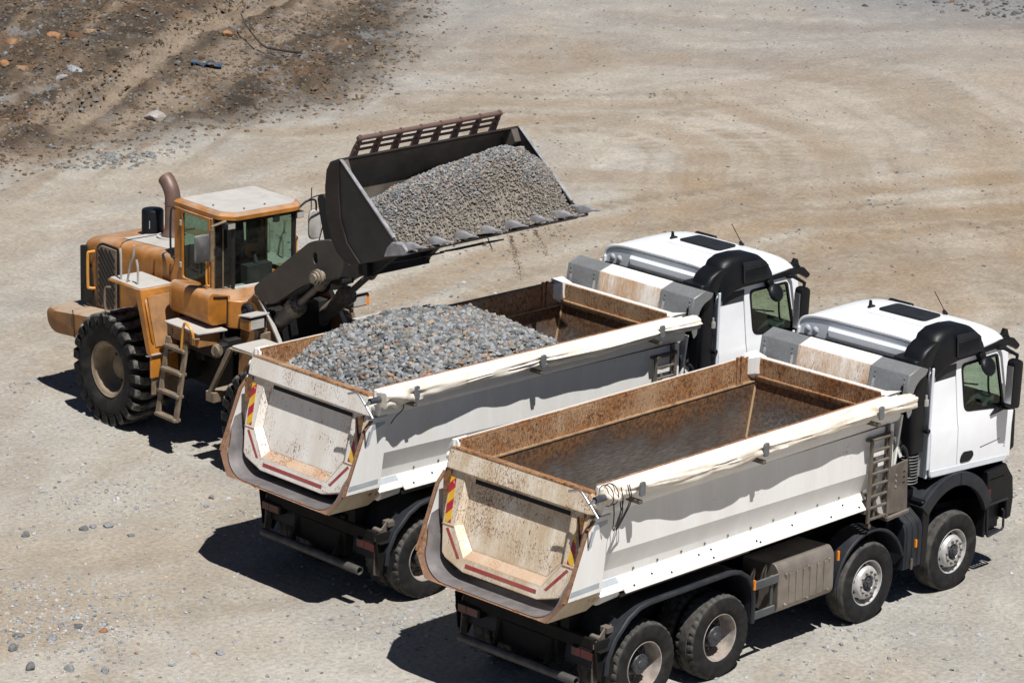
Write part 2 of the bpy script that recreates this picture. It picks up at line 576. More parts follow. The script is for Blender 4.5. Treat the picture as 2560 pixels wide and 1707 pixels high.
BANK_X = [-40, 0, 8, 11.7, 13.4, 15.5, 18.5, 20.6, 22.2, 25.7, 29.0, 45, 90]
BANK_Y = [21.5, 23.2, 24.6, 25.2, 25.4, 25.35, 25.9, 26.2, 26.6, 29.4, 32.4, 47, 93]
TRK_A = [(14.0,27.7),(15.4,28.65),(17.8,30.0),(20.5,32.1),(24.5,34.5),(29,37.5)]
TRK_B = [(13.6,27.0),(15.7,28.2),(17.72,29.75),(21.7,32.6),(26.5,35.0),(31,37.5)]
TRK_C = [(11,25.4),(15.0,26.8),(17.0,27.8),(19.8,29.1),(21.95,31.2),(25.4,33.0),(31,36)]
ARCS = [  # faint wheel tracks on the flat: polyline, half width, darkness
    ([(17,24.5),(21,22.6),(23.55,21.2),(23.8,19.9),(23.6,18.8),(22.6,17.4),(21.3,16.4),(19,14.5),(15,12)], .55, .55),
    ([(22,24.5),(26.8,20.6),(26.4,18.7),(25.7,16.9),(24.1,15.2),(21,12.6),(17,10)], .5, .5),
    ([(15,20.5),(19.6,17.6),(21.1,15.7),(21.3,14.3),(20,11),(17,7)], .7, .45),
    ([(28,28),(31,24),(31.5,20),(29,15.5),(25,11.5),(20,7)], .9, .5),
    ([(32.5,29),(34,27),(35.3,25),(37.5,23.3),(42,20)], .7, .7),
    ([(20,30),(25,27.5),(30,24.5),(36,20),(44,12)], .9, .5),
    ([(5,21),(10,22.5),(16,23),(22,24.2),(30,27)], .8, .3),
    ([(2,19),(8,20.5),(15,21.3),(24,22),(34,21)], .5, .3),
    ([(-6,13),(-1,12),(3,15.5),(9,18.5),(18,20)], .6, .25),
    ([(-9,8.5),(-4,6.6),(0,5.0),(4,8)], .5, .25),
    ([(10,8.5),(14,9.5),(20,9),(28,6)], .7, .4),
    ([(10.5,9.5),(14,11),(20,11.5),(29,9.5),(40,6)], .6, .5),
    ([(9,13.5),(15,15),(21,14.6),(27,12),(33,8)], .5, .6),
    ([(9,12.2),(15,13.3),(20,12.8),(25,10.3),(30,6.5)], .45, .55),
]

def bank_of(x, y):
    s = y - np.interp(x, BANK_X, BANK_Y)
    s = s + .7*fbm(x/2.6, y/2.6, 91, 3)
    return s, smooth(-1.3, 1.5, s + .5*fbm(x/.7, y/.7, 93, 3))

def ground_z(x, y, detail=True):
    near = smooth(4.0, 9.0, np.hypot((x-3.0)*.75, (y-4.0)*.62))      # flat and firm where the vehicles stand
    z = .22*fbm(x/9, y/9, 1, 3)*near
    z = z + (.045*fbm(x/1.6, y/1.6, 2, 4))*(.15+.85*near)
    z = z + .014*fbm(x/.4, y/.4, 3, 3)
    for pts, w, k in ARCS:
        d, al = polydist(x, y, pts)
        for o in (0,):
            pr = np.exp(-((d-1.0)/.30)**4)*near
            z = z - pr*k*(.02+.022*np.sin(al*2*PI/.42+3.0*np.abs(d-1.0)))
            z = z - .035*k*np.exp(-(d/w)**2)*near + .03*k*np.exp(-((d-w*1.6)/(w*.5))**2)*near
    s, m = bank_of(x, y)
    u_ = x*.86+y*.51; v_ = -x*.51+y*.86
    z = z + .05*fbm(u_/5.0, v_/.45, 61, 3)*smooth(-3.0, .5, s)*(1-.4*m)
    lump = .12*fbm(x/2.2, y/2.2, 5, 4) + .16*fbm(x/.8, y/.8, 6, 4) + .17*fbm(x/.34, y/.34, 7, 3)
    rise = np.clip(s, 0, 9)*.012
    trk = np.zeros(np.shape(x))
    for pts, w in ((TRK_A, .55), (TRK_B, .28), (TRK_C, .6)):
        d, al = polydist(x, y, pts)
        trk = np.maximum(trk, np.exp(-(d/w)**4))
    d, al = polydist(x, y, TRK_A)
    lug = np.exp(-(d/.5)**4)*(.085*np.sign(np.sin(al*2*PI/.34 + d*3)))
    z = z + m*(rise + lump*(1-.85*trk) + .06 - .1*trk) + lug*m
    return z

def axis(lo, hi, step, far):
    a = list(np.arange(lo, hi+1e-6, step))
    s = step
    while a[-1] < far:
        s *= 1.35; a.append(a[-1]+s)
    s = step; pre = []
    q = lo
    while q > -far:
        s *= 1.35; q -= s; pre.append(q)
    return np.array(pre[::-1]+a)

def mesh_np(name, V, F, mat, smooth_=True, col=None, attr='tone'):
    me = bpy.data.meshes.new(name)
    n = len(V); k = F.shape[1]
    me.vertices.add(n); me.vertices.foreach_set('co', np.ascontiguousarray(V, dtype=np.float32).ravel())
    me.loops.add(F.size); me.loops.foreach_set('vertex_index', np.ascontiguousarray(F, dtype=np.int32).ravel())
    me.polygons.add(len(F)); me.polygons.foreach_set('loop_start', np.arange(0, F.size, k, dtype=np.int32))
    me.polygons.foreach_set('loop_total', np.full(len(F), k, dtype=np.int32))
    me.update(calc_edges=True)
    me.polygons.foreach_set('use_smooth', np.full(len(F), smooth_, dtype=bool))
    if col is not None:
        a = me.attributes.new(attr, 'FLOAT_COLOR', 'POINT')
        a.data.foreach_set('color', np.concatenate([col, np.ones((n, 1))], 1).astype(np.float32).ravel())
    me.validate()
    me.materials.append(mat)
    o = bpy.data.objects.new(name, me)
    COL.objects.link(o)
    return o

def mixc(a, b, f):
    return a*(1-f[..., None]) + np.array(b)*f[..., None]

def soil(x, y):
    c = np.zeros(x.shape+(3,)) + np.array((.385, .358, .313))
    big = fbm(x/7, y/7, 21, 4)
    # rolled dust: paler and greyer at left front, warmer at right
    c = mixc(c, (.345, .278, .205), .85*smooth(-.1, .45, big))
    c = mixc(c, (.37, .36, .335), smooth(.0, .5, fbm(x/4.5, y/4.5, 22, 4)))
    c = mixc(c, (.455, .43, .385), .8*smooth(.1, .5, fbm(x/3.1, y/3.1, 23, 5)))
    c = mixc(c, (.30, .292, .275), .5*smooth(.12, .5, fbm(x/2.2, y/2.2, 24, 5)))
    warm = smooth(6, 26, x-y*.35)
    c = mixc(c, (.375, .305, .23), .6*warm)
    for pts, w, k in ARCS:
        d, al = polydist(x, y, pts)
        c = mixc(c, (.285, .213, .142), np.minimum(1, k*1.35)*np.exp(-(d/w)**4)*(.65+.35*smooth(-.4, .4, fbm(x/1.1, y/1.1, 33, 3))))
        c = mixc(c, (.47, .435, .375), .35*k*np.exp(-((d-w*1.55)/(w*.4))**2))
        pr = np.exp(-((d-1.0)/.30)**4)*smooth(-.25, .25, fbm(x/3.0, y/3.0, 37, 3))
        lg = .5+.5*np.sin(al*2*PI/.42+3.0*np.abs(d-1.0))
        on = smooth(-.15, .2, fbm(al/1.8+k*9, d*.4, 38, 3))
        for q in (.12, .42, .72, 1.32):
            c = mixc(c, (.235, .19, .142), .75*k*on*np.exp(-((d-q*w*1.6)/.075)**2))
        c = mixc(c, (.25, .195, .138), min(1, k*1.6)*pr*(.35+.6*lg))
    # dark oily streaks beside the loader's run
    c = mixc(c, (.31, .27, .22), .5*smooth(.18, .55, fbm((x+y)/5.5, (x-y)/1.3, 35, 4)))
    s, m = bank_of(x, y)
    u_ = x*.86+y*.51; v_ = -x*.51+y*.86
    stk = fbm(u_/6.0, v_/.42, 61, 4)
    edge = np.exp(-((s+.3)/1.6)**2)
    c = mixc(c, (.22, .165, .115), .75*edge*smooth(-.05, .35, stk))
    c = mixc(c, (.32, .27, .212), .35*smooth(.1, .5, fbm(u_/7.0, v_/.8, 62, 4)))
    b = np.zeros(c.shape) + np.array((.118, .086, .058))
    b = mixc(b, (.055, .044, .035), smooth(-.1, .3, fbm(x/.8, y/.8, 41, 5)))
    b = mixc(b, (.20, .12, .068), .6*smooth(.05, .4, fbm(x/1.3, y/1.3, 42, 5)))
    b = mixc(b, (.25, .255, .265), .6*smooth(.28, .5, fbm(x/.75, y/.75, 43, 5)))
    b = mixc(b, (.30, .235, .175), .6*smooth(.12, .42, stk))
    b = mixc(b, (.045, .036, .029), .6*smooth(.05, .4, -stk))
    for pts, w, k in ((TRK_A, .55, .72), (TRK_B, .20, .85), (TRK_C, .60, .72)):
        d, al = polydist(x, y, pts)
        b = mixc(b, (.34, .265, .195), k*np.exp(-(d/w)**4)*(.6+.4*smooth(-.3, .3, fbm(x/.8, y/.8, 44, 3))))
    c = mixc(c, (.255, .255, .255), .7*smooth(36, 62, x+y*.9)*(.5+.5*smooth(-.3, .3, fbm(x/4, y/4, 39, 4))))  # grey gravel toward the far side, with vignette darkening put into the colour
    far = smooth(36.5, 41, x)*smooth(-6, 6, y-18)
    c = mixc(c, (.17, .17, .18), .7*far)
    c = c*np.array((.965, .965, .96))
    return c*(1-m[..., None]) + b*.74*m[..., None]

gx = axis(-9.0, 45.0, .09, 2500.0)
gy = axis(-7.0, 42.0, .09, 2500.0)
GX, GY = np.meshgrid(gx, gy, indexing='ij')
GZ = ground_z(GX, GY)
fade = 1 - smooth(60, 200, np.hypot(GX-18, GY-16))
GZ = GZ*fade
nx, ny = GX.shape
gi = np.arange(nx*ny).reshape(nx, ny)
GF = np.stack([gi[:-1,:-1], gi[1:,:-1], gi[1:,1:], gi[:-1,1:]], -1).reshape(-1, 4)
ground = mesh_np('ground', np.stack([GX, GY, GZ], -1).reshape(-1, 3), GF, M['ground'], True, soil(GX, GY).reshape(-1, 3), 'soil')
ground['kind'] = 'structure'

def gz(x, y):
    return float(ground_z(np.array([x], float), np.array([y], float))[0])

# ---------------------------------------------------------------- stones
def _ico():
    t = (1+5**.5)/2
    v = np.array([(-1,t,0),(1,t,0),(-1,-t,0),(1,-t,0),(0,-1,t),(0,1,t),(0,-1,-t),(0,1,-t),(t,0,-1),(t,0,1),(-t,0,-1),(-t,0,1)], float)
    v /= np.linalg.norm(v[0])
    f = np.array([(0,11,5),(0,5,1),(0,1,7),(0,7,10),(0,10,11),(1,5,9),(5,11,4),(11,10,2),(10,7,6),(7,1,8),(3,9,4),(3,4,2),(3,2,6),(3,6,8),(3,8,9),(4,9,5),(2,4,11),(6,2,10),(8,6,7),(9,8,1)])
    return v, f
ICO_V, ICO_F = _ico()
CUB_V = np.array([(-1,-1,-.7),(1,-1,-.7),(1,1,-.7),(-1,1,-.7),(-.7,-.6,.7),(.6,-.7,.7),(.7,.6,.7),(-.6,.7,.7)], float)*.62
CUB_F = np.array([(0,2,1),(0,3,2),(4,5,6),(4,6,7),(0,1,5),(0,5,4),(1,2,6),(1,6,5),(2,3,7),(2,7,6),(3,0,4),(3,4,7)])

def stones(name, pos, size, cols, mat, r, low=False, flat=.72):
    bv, bf = (CUB_V, CUB_F) if low else (ICO_V, ICO_F)
    n = len(pos); k = len(bv)
    V = np.repeat(bv[None], n, 0)*(1+r.uniform(-.32, .32, (n, k, 1)))
    sc = np.stack([r.uniform(.7, 1.35, n), r.uniform(.6, 1.1, n), r.uniform(flat*.6, flat*1.25, n)], -1)
    V = V*sc[:, None, :]*np.reshape(size, (n, 1, 1))
    a = r.uniform(0, 2*PI, n); b = r.uniform(-.6, .6, n)
    ca, sa, cb, sb = np.cos(a), np.sin(a), np.cos(b), np.sin(b)
    x = V[..., 0]*cb[:, None]+V[..., 2]*sb[:, None]; z = -V[..., 0]*sb[:, None]+V[..., 2]*cb[:, None]
    V = np.stack([x*ca[:, None]-V[..., 1]*sa[:, None], x*sa[:, None]+V[..., 1]*ca[:, None], z], -1) + pos[:, None, :]
    F = (bf[None]+(np.arange(n)*k)[:, None, None]).reshape(-1, 3)
    C = np.repeat(cols[:, None, :], k, 1).reshape(-1, 3)
    return mesh_np(name, V.reshape(-1, 3), F, mat, False, C, 'tone')

def stone_cols(n, r, warm=.12, g0=.10, g1=.30):
    g = r.uniform(g0, g1, n)
    c = np.stack([g*.97, g*1.0, g*1.03], -1)
    k = r.random(n)
    c[k < .30] *= np.array((1.08, 1.0, .86))
    c[k < warm] = np.stack([g[k < warm]*1.35, g[k < warm]*.95, g[k < warm]*.68], -1)
    return c
# ---------------------------------------------------------------- tipper truck
XA = [0.0, 1.345, 4.175, 5.94]
WR = .53

def truck_tyre_geo(notch):
    N = 96
    half = [(.298,.118),(.315,.138),(.36,.150),(.43,.156),(.485,.148),(.507,.137),(.523,.120),(.530,.085),(.530,.070),(.518,.066),(.518,.056),(.531,.052),(.531,.010)]
    prof = half + [(r, -h) for r, h in half[::-1]]
    m = len(prof)
    def mod(r, h, i, k):
        j = i if i < len(half) else m-1-i
        if notch and j in (6, 7, 8) and k % 3 == 0: return r-.022, h
        if notch and j == 5 and k % 3 == 0: return r-.006, h*.985
        if (not notch) and j in (6, 7) and k % 2 == 0: return r-.006, h
        return r, h
    return lathe(prof, 'y', n=N, mod=mod)

def make_wheel_proto(kind):
    """outer face towards -y; centre at origin"""
    t = 'rim' if kind == 'front' else 'rim_dirty'
    if kind == 'front':
        prof = [(.300,.120),(.302,-.120),(.296,-.134),(.286,-.130),(.278,-.10),(.262,-.06),(.252,-.03),(.236,-.045),(.214,-.115),(.200,-.142),(.188,-.150),(.112,-.150),(.104,-.142),(.100,-.10),(.0,-.10)]
    else:
        prof = [(.300,.120),(.302,-.120),(.296,-.134),(.286,-.130),(.278,-.06),(.270,.02),(.262,.085),(.235,.105),(.17,.095),(.0,.095)]
    geo = lathe(prof, 'y', n=48)
    wheel = build('wheel', geo, M[t], None, angle=40)
    build('tyre', truck_tyre_geo(kind != 'front'), M['tyre'], wheel, angle=35)
    if kind == 'front':
        hub = merge(lathe([(.098,-.09),(.098,-.118),(.075,-.124),(.072,-.155),(.05,-.165),(.046,-.185),(.0,-.188)], 'y', n=24),
                    *[cyl((.058*math.cos(a), -.12, .058*math.sin(a)), (.058*math.cos(a), -.175, .058*math.sin(a)), .008, 6) for a in [k*PI/4 for k in range(8)]])
        build('hub', hub, M['hub'], wheel)
        nuts = [cyl((.150*math.cos(a), -.150, .150*math.sin(a)), (.150*math.cos(a), -.176, .150*math.sin(a)), .0165, 6) for a in [2*PI*k/10 for k in range(10)]]
        build('wheel_nuts', merge(*nuts), M['nut'], wheel)
        holes = []
        for k in range(10):
            a = 2*PI*(k+.5)/10
            rr = .2285; hh = -.078
            c = Vector((rr*math.cos(a), hh, rr*math.sin(a)))
            t_ = Vector((-math.sin(a), 0, math.cos(a)))
            q = (Vector((.214*math.cos(a), -.115, .214*math.sin(a)))-Vector((.236*math.cos(a), -.045, .236*math.sin(a)))).normalized()
            nn = t_.cross(q).normalized()
            if nn.y > 0: nn = -nn
            ring = [c+t_*(.026*math.cos(b))+q*(.022*math.sin(b))+nn*.004 for b in [2*PI*i/12 for i in range(12)]]
            ring2 = [p-nn*.02 for p in ring]
            holes.append(loft([ring2, ring]))
        build('vent_holes', merge(*holes), M['black'], wheel)
    else:
        hub = merge(lathe([(.262,.088),(.225,.082),(.18,.088),(.165,.05),(.150,.035),(.132,.03),(.128,-.055),(.118,-.068),(.05,-.070),(.045,-.078),(.022,-.080),(.0,-.080)], 'y', n=32),
                    *[cyl((.112*math.cos(a), -.06, .112*math.sin(a)), (.112*math.cos(a), -.078, .112*math.sin(a)), .0095, 6) for a in [2*PI*k/10 for k in range(10)]])
        build('hub', hub, M['hub'], wheel)
        nuts = [cyl((.205*math.cos(a), .10, .205*math.sin(a)), (.205*math.cos(a), .06, .205*math.sin(a)), .016, 6) for a in [2*PI*k/10 for k in range(10)]]
        build('wheel_nuts', merge(*nuts), M['nut'], wheel)
    return wheel

PROTO = {}
def place_wheel(kind, parent, x, y, side, spin):
    if kind not in PROTO:
        w = make_wheel_proto(kind); PROTO[kind] = w
        kids = None
        w.parent = parent
    else:
        src = PROTO[kind]
        w = src.copy(); COL.objects.link(w); w.parent = parent
        for ch in src.children:
            c = ch.copy(); COL.objects.link(c); c.parent = w
    w.location = (x, y, WR-.012)
    w.rotation_euler = (0, spin, 0 if side < 0 else PI)
    return w

# tailgate plane
KT = .26
def tg(y, z, d=0.0):
    """point on the sloping tailgate; d > 0 goes towards the load"""
    n = 1/math.sqrt(1+KT*KT)
    return (-.94 - (2.84-z)*KT + d*n, y, z - d*KT*n)

def ucurve(hw=1.07, cy=.62, cz=1.81, r=.45, ztop=2.45, n=9):
    h = [(hw, ztop), (hw, (ztop+cz)/2+.1), (hw, cz)]
    h += [(cy+r*math.cos(a), cz-r*math.sin(a)) for a in [PI/2*k/n for k in range(1, n)]] + [(cy, cz-r)]
    return h + [(cy*.33, cz-r)] + [(-y, z) for y, z in ([(cy*.33, cz-r)] + h[::-1])]

def xlip(z):
    return -1.05-(2.45-z)/(2.45-1.70)*.36 if z > 1.70 else -1.41-(1.70-z)*.24

def ysoft(z):
    """the cab side leans in above the waist"""
    if z > 2.30: return 1.155-(z-2.30)*.085
    if z > 2.20: return 1.175-(z-2.20)*.2
    return 1.175

def make_truck(T, label, seed, rust, loaded):
    tk = empty('dump_truck', (T[0], T[1], 0), T[2], label, 'dump truck', 'white tipper trucks parked side by side')
    body_m = m_rustpaint('body_white_%d' % seed, (.77,.765,.745), .10+.1*rust, .25, .05, seed*3.1, .42, .28, (.55,.49,.40))
    flap_m = m_rustpaint('flap_white_%d' % seed, (.80,.78,.74), .22, .2, .04, seed*1.7, .5, .2)
    gate_m = m_rustpaint('gate_white_%d' % seed, (.78,.755,.71) if rust < .5 else (.77,.70,.59), .55+.21*rust, .95, .42+.28*rust, seed*2.3, .55, .25+.6*rust, (.50,.40,.29) if rust < .5 else (.50,.36,.21))
    shelf_m = m_rustpaint('shelf_rust_%d' % seed, (.50,.385,.29), .8, .8, .8, seed*4.3, .7, .6, (.42,.25,.14))
    rim_m = m_rustpaint('rim_rust_%d' % seed, (.50,.36,.23), 1.10+.15*rust, .5, .9+.2*rust, seed*5.1, .7, .8, (.30,.15,.06))
    gus_m = m_rustpaint('gusset_rust_%d' % seed, (.19,.112,.075), .95, .5, .4, seed*6.2, .75, .6, (.22,.115,.065), hi=(.42,.21,.09))
    head_m = m_rustpaint('head_white_%d' % seed, (.74,.71,.66), .30+.2*rust, .3, .45+.15*rust, seed*1.3, .5, .95, (.42,.24,.11))
    lin_m = m_liner('liner_%d' % seed, seed*2.9, .42, 'x')
    linf_m = m_liner('liner_front_%d' % seed, seed*3.7, .40, 'z')
    chute_m = m_plain('worn_chute_%d' % seed, (.215,.198,.20), .42, metal=.4, var=.2, scale=5, spec=.4, bump=.05, off=seed)
    tarp_m = m_tarp('tarp_%d' % seed, seed*3.3)
    r = np.random.default_rng(seed)

    # ---- chassis
    ch = [box(-.78, 6.95, s*.42-.045, s*.42+.045, .74, 1.06) for s in (1, -1)]
    ch += [box(-.72, 4.6, s*.42-.06, s*.42+.06, 1.065, 1.26) for s in (1, -1)]
    for x in (-.7, .66, 2.2, 3.3, 5.0, 6.4): ch.append(box(x-.06, x+.06, -.4, .4, .80, 1.0))
    for x in XA[:2]: ch += [cyl((x, -.95, WR), (x, .95, WR), .085, 12), lathe([(.0,-.22),(.16,-.2),(.23,-.08),(.23,.08),(.16,.2),(.0,.22)], 'y', (x, 0, WR), 18)]
    for x in XA[2:]: ch += [box(x-.06, x+.06, -.9, .9, WR-.10, WR+.04)]
    for s in (1, -1):
        ch += [box(-.55, 1.9, s*.56-.045, s*.56+.045, .60, .72), box(3.6, 4.75, s*.5-.04, s*.5+.04, .66, .73), box(5.4, 6.5, s*.5-.04, s*.5+.04, .66, .73)]
        ch += [box(-.55, -.35, s*.5-.1, s*.5+.1, .58, .82)]
    ch += [box(1.9, 4.5, -.85, .85, .78, .98), box(2.0, 4.4, .3, 1.15, .55, .98), box(4.6, 5.3, -.8, .8, .55, 1.25)]
    ch += [tube(smoothpath([(-.6,-.3,1.0),(.2,-.5,.95),(1.0,-.35,1.1),(2.0,-.5,1.05)], 4), .02, 6)]
    build('chassis', merge(*ch), M['under'], tk, .006)
    # rear cross member, lamps and bumper tube
    build('rear_crossmember', merge(box(-.80, -.70, -1.05, 1.05, .86, 1.02), box(-.80,-.66,-.5,.5,.55,.86)), M['under'], tk, .01)
    for s in (1, -1):
        lb = build('tail_lamp', box(-.83, -.66, s*.93-.18, s*.93+.18, .76, .885), M['black'], tk, .01)
        build('lamp_lens', merge(box(-.842, -.83, s*.93-.165, s*.93+.02, .775, .87)), M['red'], lb)
        build('lamp_lens', box(-.842, -.83, s*.93+.03, s*.93+.165, .775, .87), M['red'], lb)
        build('lamp_bracket', merge(prism([(-.86,1.02),(-.60,1.02),(-.50,.62),(-.62,.42),(-.80,.55)], 'y', s*1.125, s*1.14), box(-.82, -.6, s*1.1-.1, s*1.1+.03, .89, .905)), M['under'], tk, .004)
        build('bumper_hanger', prism([(-.98,.47),(-.90,.47),(-.62,.98),(-.74,.98)], 'y', s*.42-.02, s*.42+.02), M['under'], tk, .004)
    pr = lathe([(.045,-.95),(.055,-.95),(.055,.95),(.045,.95),(.045,-.95)], 'y', (-.94, 0, .51), 18)
    build('bumper_tube', pr, m_plain('bumper_paint_%d' % seed, (.075,.07,.066), .55, metal=.2, var=.3, dust=.15), tk, angle=50)
    build('rear_marker_lamp', tube(smoothpath([(-.76,1.08,.92),(-.78,1.17,.90),(-.78,1.18,.76),(-.76,1.08,.74)], 4), .008, 6), M['black'], tk)

    # ---- wheels
    for i, x in enumerate(XA):
        kind = 'rear' if i < 2 else 'front'
        for s in (-1, 1):
            place_wheel(kind, tk, x, s*1.035, s, random.uniform(0, 6))
            if kind == 'rear': place_wheel('rear', tk, x, s*.695, s, random.uniform(0, 6))

    # ---- mudguards
    def arc(cx, cz, rad, a0, a1, n): return [(cx+rad*math.cos(R(a0+(a1-a0)*k/n)), cz+rad*math.sin(R(a0+(a1-a0)*k/n))) for k in range(n+1)]
    for s in (1, -1):
        top = [(-.72,.62),(-.70,.80),(-.58,1.02),(-.36,1.22),(-.18,1.31),(.0,1.335)] + [(1.45,1.345),(1.62,1.31),(1.76,1.22),(1.85,1.08),(1.89,.90),(1.885,.60)]
        inn = [(x*.985+.005, z-.018) for x, z in top][::-1]
        g1 = prism(top+inn, 'y', s*.55, s*1.20)
        lipp = [(x, s*1.205, z-.018) for x, z in top]
        build('mudguard', merge(g1, tube(lipp, .030, 8)), M['blackgrey'], tk, angle=40)
        tp = arc(4.175, .53, .69, 172, 18, 18)
        build('mudguard', merge(prism(tp+[(x*.98+4.175*.02, z*.98+.53*.02) for x, z in tp][::-1], 'y', s*.85, s*1.19), tube([(x, s*1.19, z) for x, z in tp], .022, 8)), M['blackgrey'], tk, angle=40)
        build('mudguard_rail', merge(box(-.32, 1.62, s*.62, s*.68, 1.36, 1.40), box(-.30,2.0, s*1.0-.02, s*1.0+.02, 1.405, 1.45)), M['brownsteel'], tk, .004)
        build('side_marker', box(1.845, 1.875, s*1.235-.012, s*1.235+.012, 1.02, 1.14), M['orange'], tk)
        build('side_marker', box(3.475, 3.505, s*1.215-.012, s*1.215+.012, 1.00, 1.12), M['orange'], tk)
        build('mudguard_bracket', merge(prism([(-.80,.95),(-.62,1.12),(-.50,1.14),(-.66,.80),(-.72,.42),(-.82,.46)], 'y', s*1.06, s*1.075), cyl((-.72, s*.95, 1.02), (-.72, s*1.10, 1.02), .035, 10), cyl((-.8, s*1.05, .70), (-.55, s*1.12, .70), .012, 6), box(-.62,-.52, s*1.0, s*1.12, 1.06, 1.13)), M['brownsteel'], tk, .004)
    # side guard rails and silencer box on the right
    gr = build('side_guard', merge(box(1.90, 2.40, -1.20, -1.17, .98, 1.09), box(1.90, 2.32, -1.20, -1.17, .60, .70), box(2.26,2.31,-1.17,-1.14,.6,1.08), box(1.92, 1.97, -1.17, -.5, .9, 1.0), box(1.92,1.97,-1.17,-.5,.63,.68)), m_plain('guard_grey_%d' % seed, (.055,.06,.065), .5, dust=.25), tk, .006)
    sp = rpoly([(-.62,1.17),(-1.13,1.20),(-1.20,1.12),(-1.21,.64),(-1.15,.56),(-.62,.56)], [0,.03,.05,.05,.05,0])
    sil = build('silencer_box', prism(sp, 'x', 2.36, 3.43), M['silencer'], tk, .008, angle=25)
    for k in range(6):
        x = 2.60+k*.135
        build('panel_rib', prism(rpoly([(x-.045,.66),(x+.045,.66),(x+.045,1.06),(x-.045,1.06)], .02), 'y', -1.214, -1.206), M['silencer'], sil, .003)
    for x, z in ((2.50,.66),(2.50,1.05),(2.92,.65),(2.92,1.06),(3.32,.66),(3.32,1.06)):
        build('bolt', lathe([(.028,.0),(.026,-.008),(.014,-.008),(.012,-.02),(.0,-.02)], 'y', (x, -1.208, z), 10), M['silencer'], sil)
    build('filler_valves', merge(*[tube(smoothpath([(2.02+k*.22,-1.0,.9),(2.02+k*.22,-1.06,1.16),(2.06+k*.22,-1.06,1.18),(2.07+k*.22,-1.04,1.02)], 3), .016, 6) for k in range(2)]), M['brownsteel'], tk)
    # battery box in front of axle two, ribbed
    bp = rpoly([(-.60,1.33),(-.86,1.33),(-1.17,1.12),(-1.20,1.02),(-1.20,.52),(-.60,.52)], [0,.05,.08,.08,.02,0])
    bb = build('battery_box', prism(bp, 'x', 4.86, 5.22), M['blackgrey'], tk, .012)
    for k in range(3):
        x = 4.90+k*.115
        q = [(y-.012 if y < -.7 else y, z+.010) for y, z in bp]
        build('box_rib', prism(q, 'x', x, x+.07), M['blackgrey'], bb, .01)
    build('box_marker', box(5.05, 5.08, -1.235, -1.20, .80, .90), M['orange'], bb)
    build('box_latch', merge(box(4.98, 5.01, -1.235, -1.215, .52, .66)), M['brownsteel'], bb)
    build('mud_panel', merge(prism([(5.22,.50),(5.34,.50),(5.37,1.33),(5.22,1.36)], 'y', -1.20, -.75), box(5.18,5.40,-1.205,-.75,1.335,1.375)), M['black'], tk, .015)
    build('engine_bay', merge(box(4.85, 6.9, -.72, .72, .62, 1.55), box(4.72,5.25,-1.0,1.0,1.0,1.5), box(5.3,6.6,.75,1.1,1.2,1.5), box(6.75,7.0,-1.1,1.1,.6,1.5)), M['black'], tk, .01)

    # ---- tipping body
    zr = lambda a, b, x: a+(b-a)*(x+.85)/5.35
    def outer_half(x):
        return [(1.19, zr(2.60,2.56,x)), (1.20, zr(2.10,2.0,x)), (1.105, zr(1.85,1.76,x)), (1.09, 1.715), (.80,1.40), (.62,1.30)]
    secs = []
    for x in (-.86, .5, 1.8, 3.1, 4.50):
        h = outer_half(x)
        secs.append([(x, y, z) for y, z in h] + [(x, -y, z) for y, z in h[::-1]])
    bd = build('tipper_body', loft(secs, caps=False, closed=False), body_m, tk, angle=12)
    for s in (1, -1):
        build('bolt_strip', merge(*[lathe([(.016,0),(.014,-.008*1),(.0,-.01)], 'y', (-.2+.42*k, s*1.10, 1.765), 8) if s < 0 else box(-.2+.42*k,-.19+.42*k,1.10,1.104,1.76,1.77) for k in range(10)]), M['brownsteel'], bd)
        # top rail
        rp = [(1.10,2.60),(1.10,2.895),(1.115,2.925),(1.165,2.925),(1.235,2.86),(1.25,2.83),(1.245,2.66),(1.205,2.585),(1.19,2.585)]
        build('top_rail', prism([(s*y, z) for y, z in rp], 'x', -.90, 4.55), body_m, bd, .006)
        build('rail_liner', merge(prism([(s*y, z) for y, z in [(1.088,2.60),(1.088,2.905),(1.099,2.915),(1.099,2.60)]], 'x', -.86, 4.52), prism([(s*y, z) for y, z in [(1.0885,2.9275),(1.125,2.9295),(1.125,2.926),(1.09,2.916)]], 'x', -.88, 4.52)), rim_m, bd)
        build('liner_ledge', prism([(s*y, z) for y, z in [(1.058,2.585),(1.058,2.605),(1.10,2.60),(1.10,2.585)]], 'x', -.86, 4.5), m_plain('ledge_%d_%d' % (seed, s), (.36,.25,.15), .6, var=.3, scale=9), bd)
        # mudflap shelf along the side
        fp = [(1.07,1.735),(1.10,1.725),(1.245,1.575),(1.25,1.555),(1.235,1.55),(1.07,1.70)]
        fl = build('side_shelf', merge(prism([(s*y, z) for y, z in fp], 'x', -.47, 3.96), prism([(s*y, z) for y, z in [(1.07,1.735),(1.10,1.725),(1.16,1.66),(1.15,1.64),(1.07,1.70)]], 'x', 3.95, 4.06)), flap_m, bd, .006)
        build('shelf_holes', merge(*[cyl((x, s*(1.172+q), 1.6555-q*1.02), (x, s*(1.176+q), 1.6595-q*1.02), .014, 8) for x, q in [(-.3,.045),(.05,.0),(.35,.045),(.9,-.02),(1.1,.045),(1.13,-.03),(1.9,.03),(1.95,.05),(2.6,.0),(3.3,.045),(3.6,-.02),(3.85,.045)]]), M['black'], bd)
        build('shelf_end', prism([(s*y, z) for y, z in [(1.06,1.735),(1.10,1.728),(1.215,1.60),(1.21,1.585),(1.06,1.70)]], 'x', -.87, -.475), flap_m, bd, .005)
        build('shelf_tape', prism([(s*y, z) for y, z in [(1.103,1.732),(1.155,1.674),(1.153,1.672),(1.10,1.728)]], 'x', -.82, -.50), M['greytape'], bd)
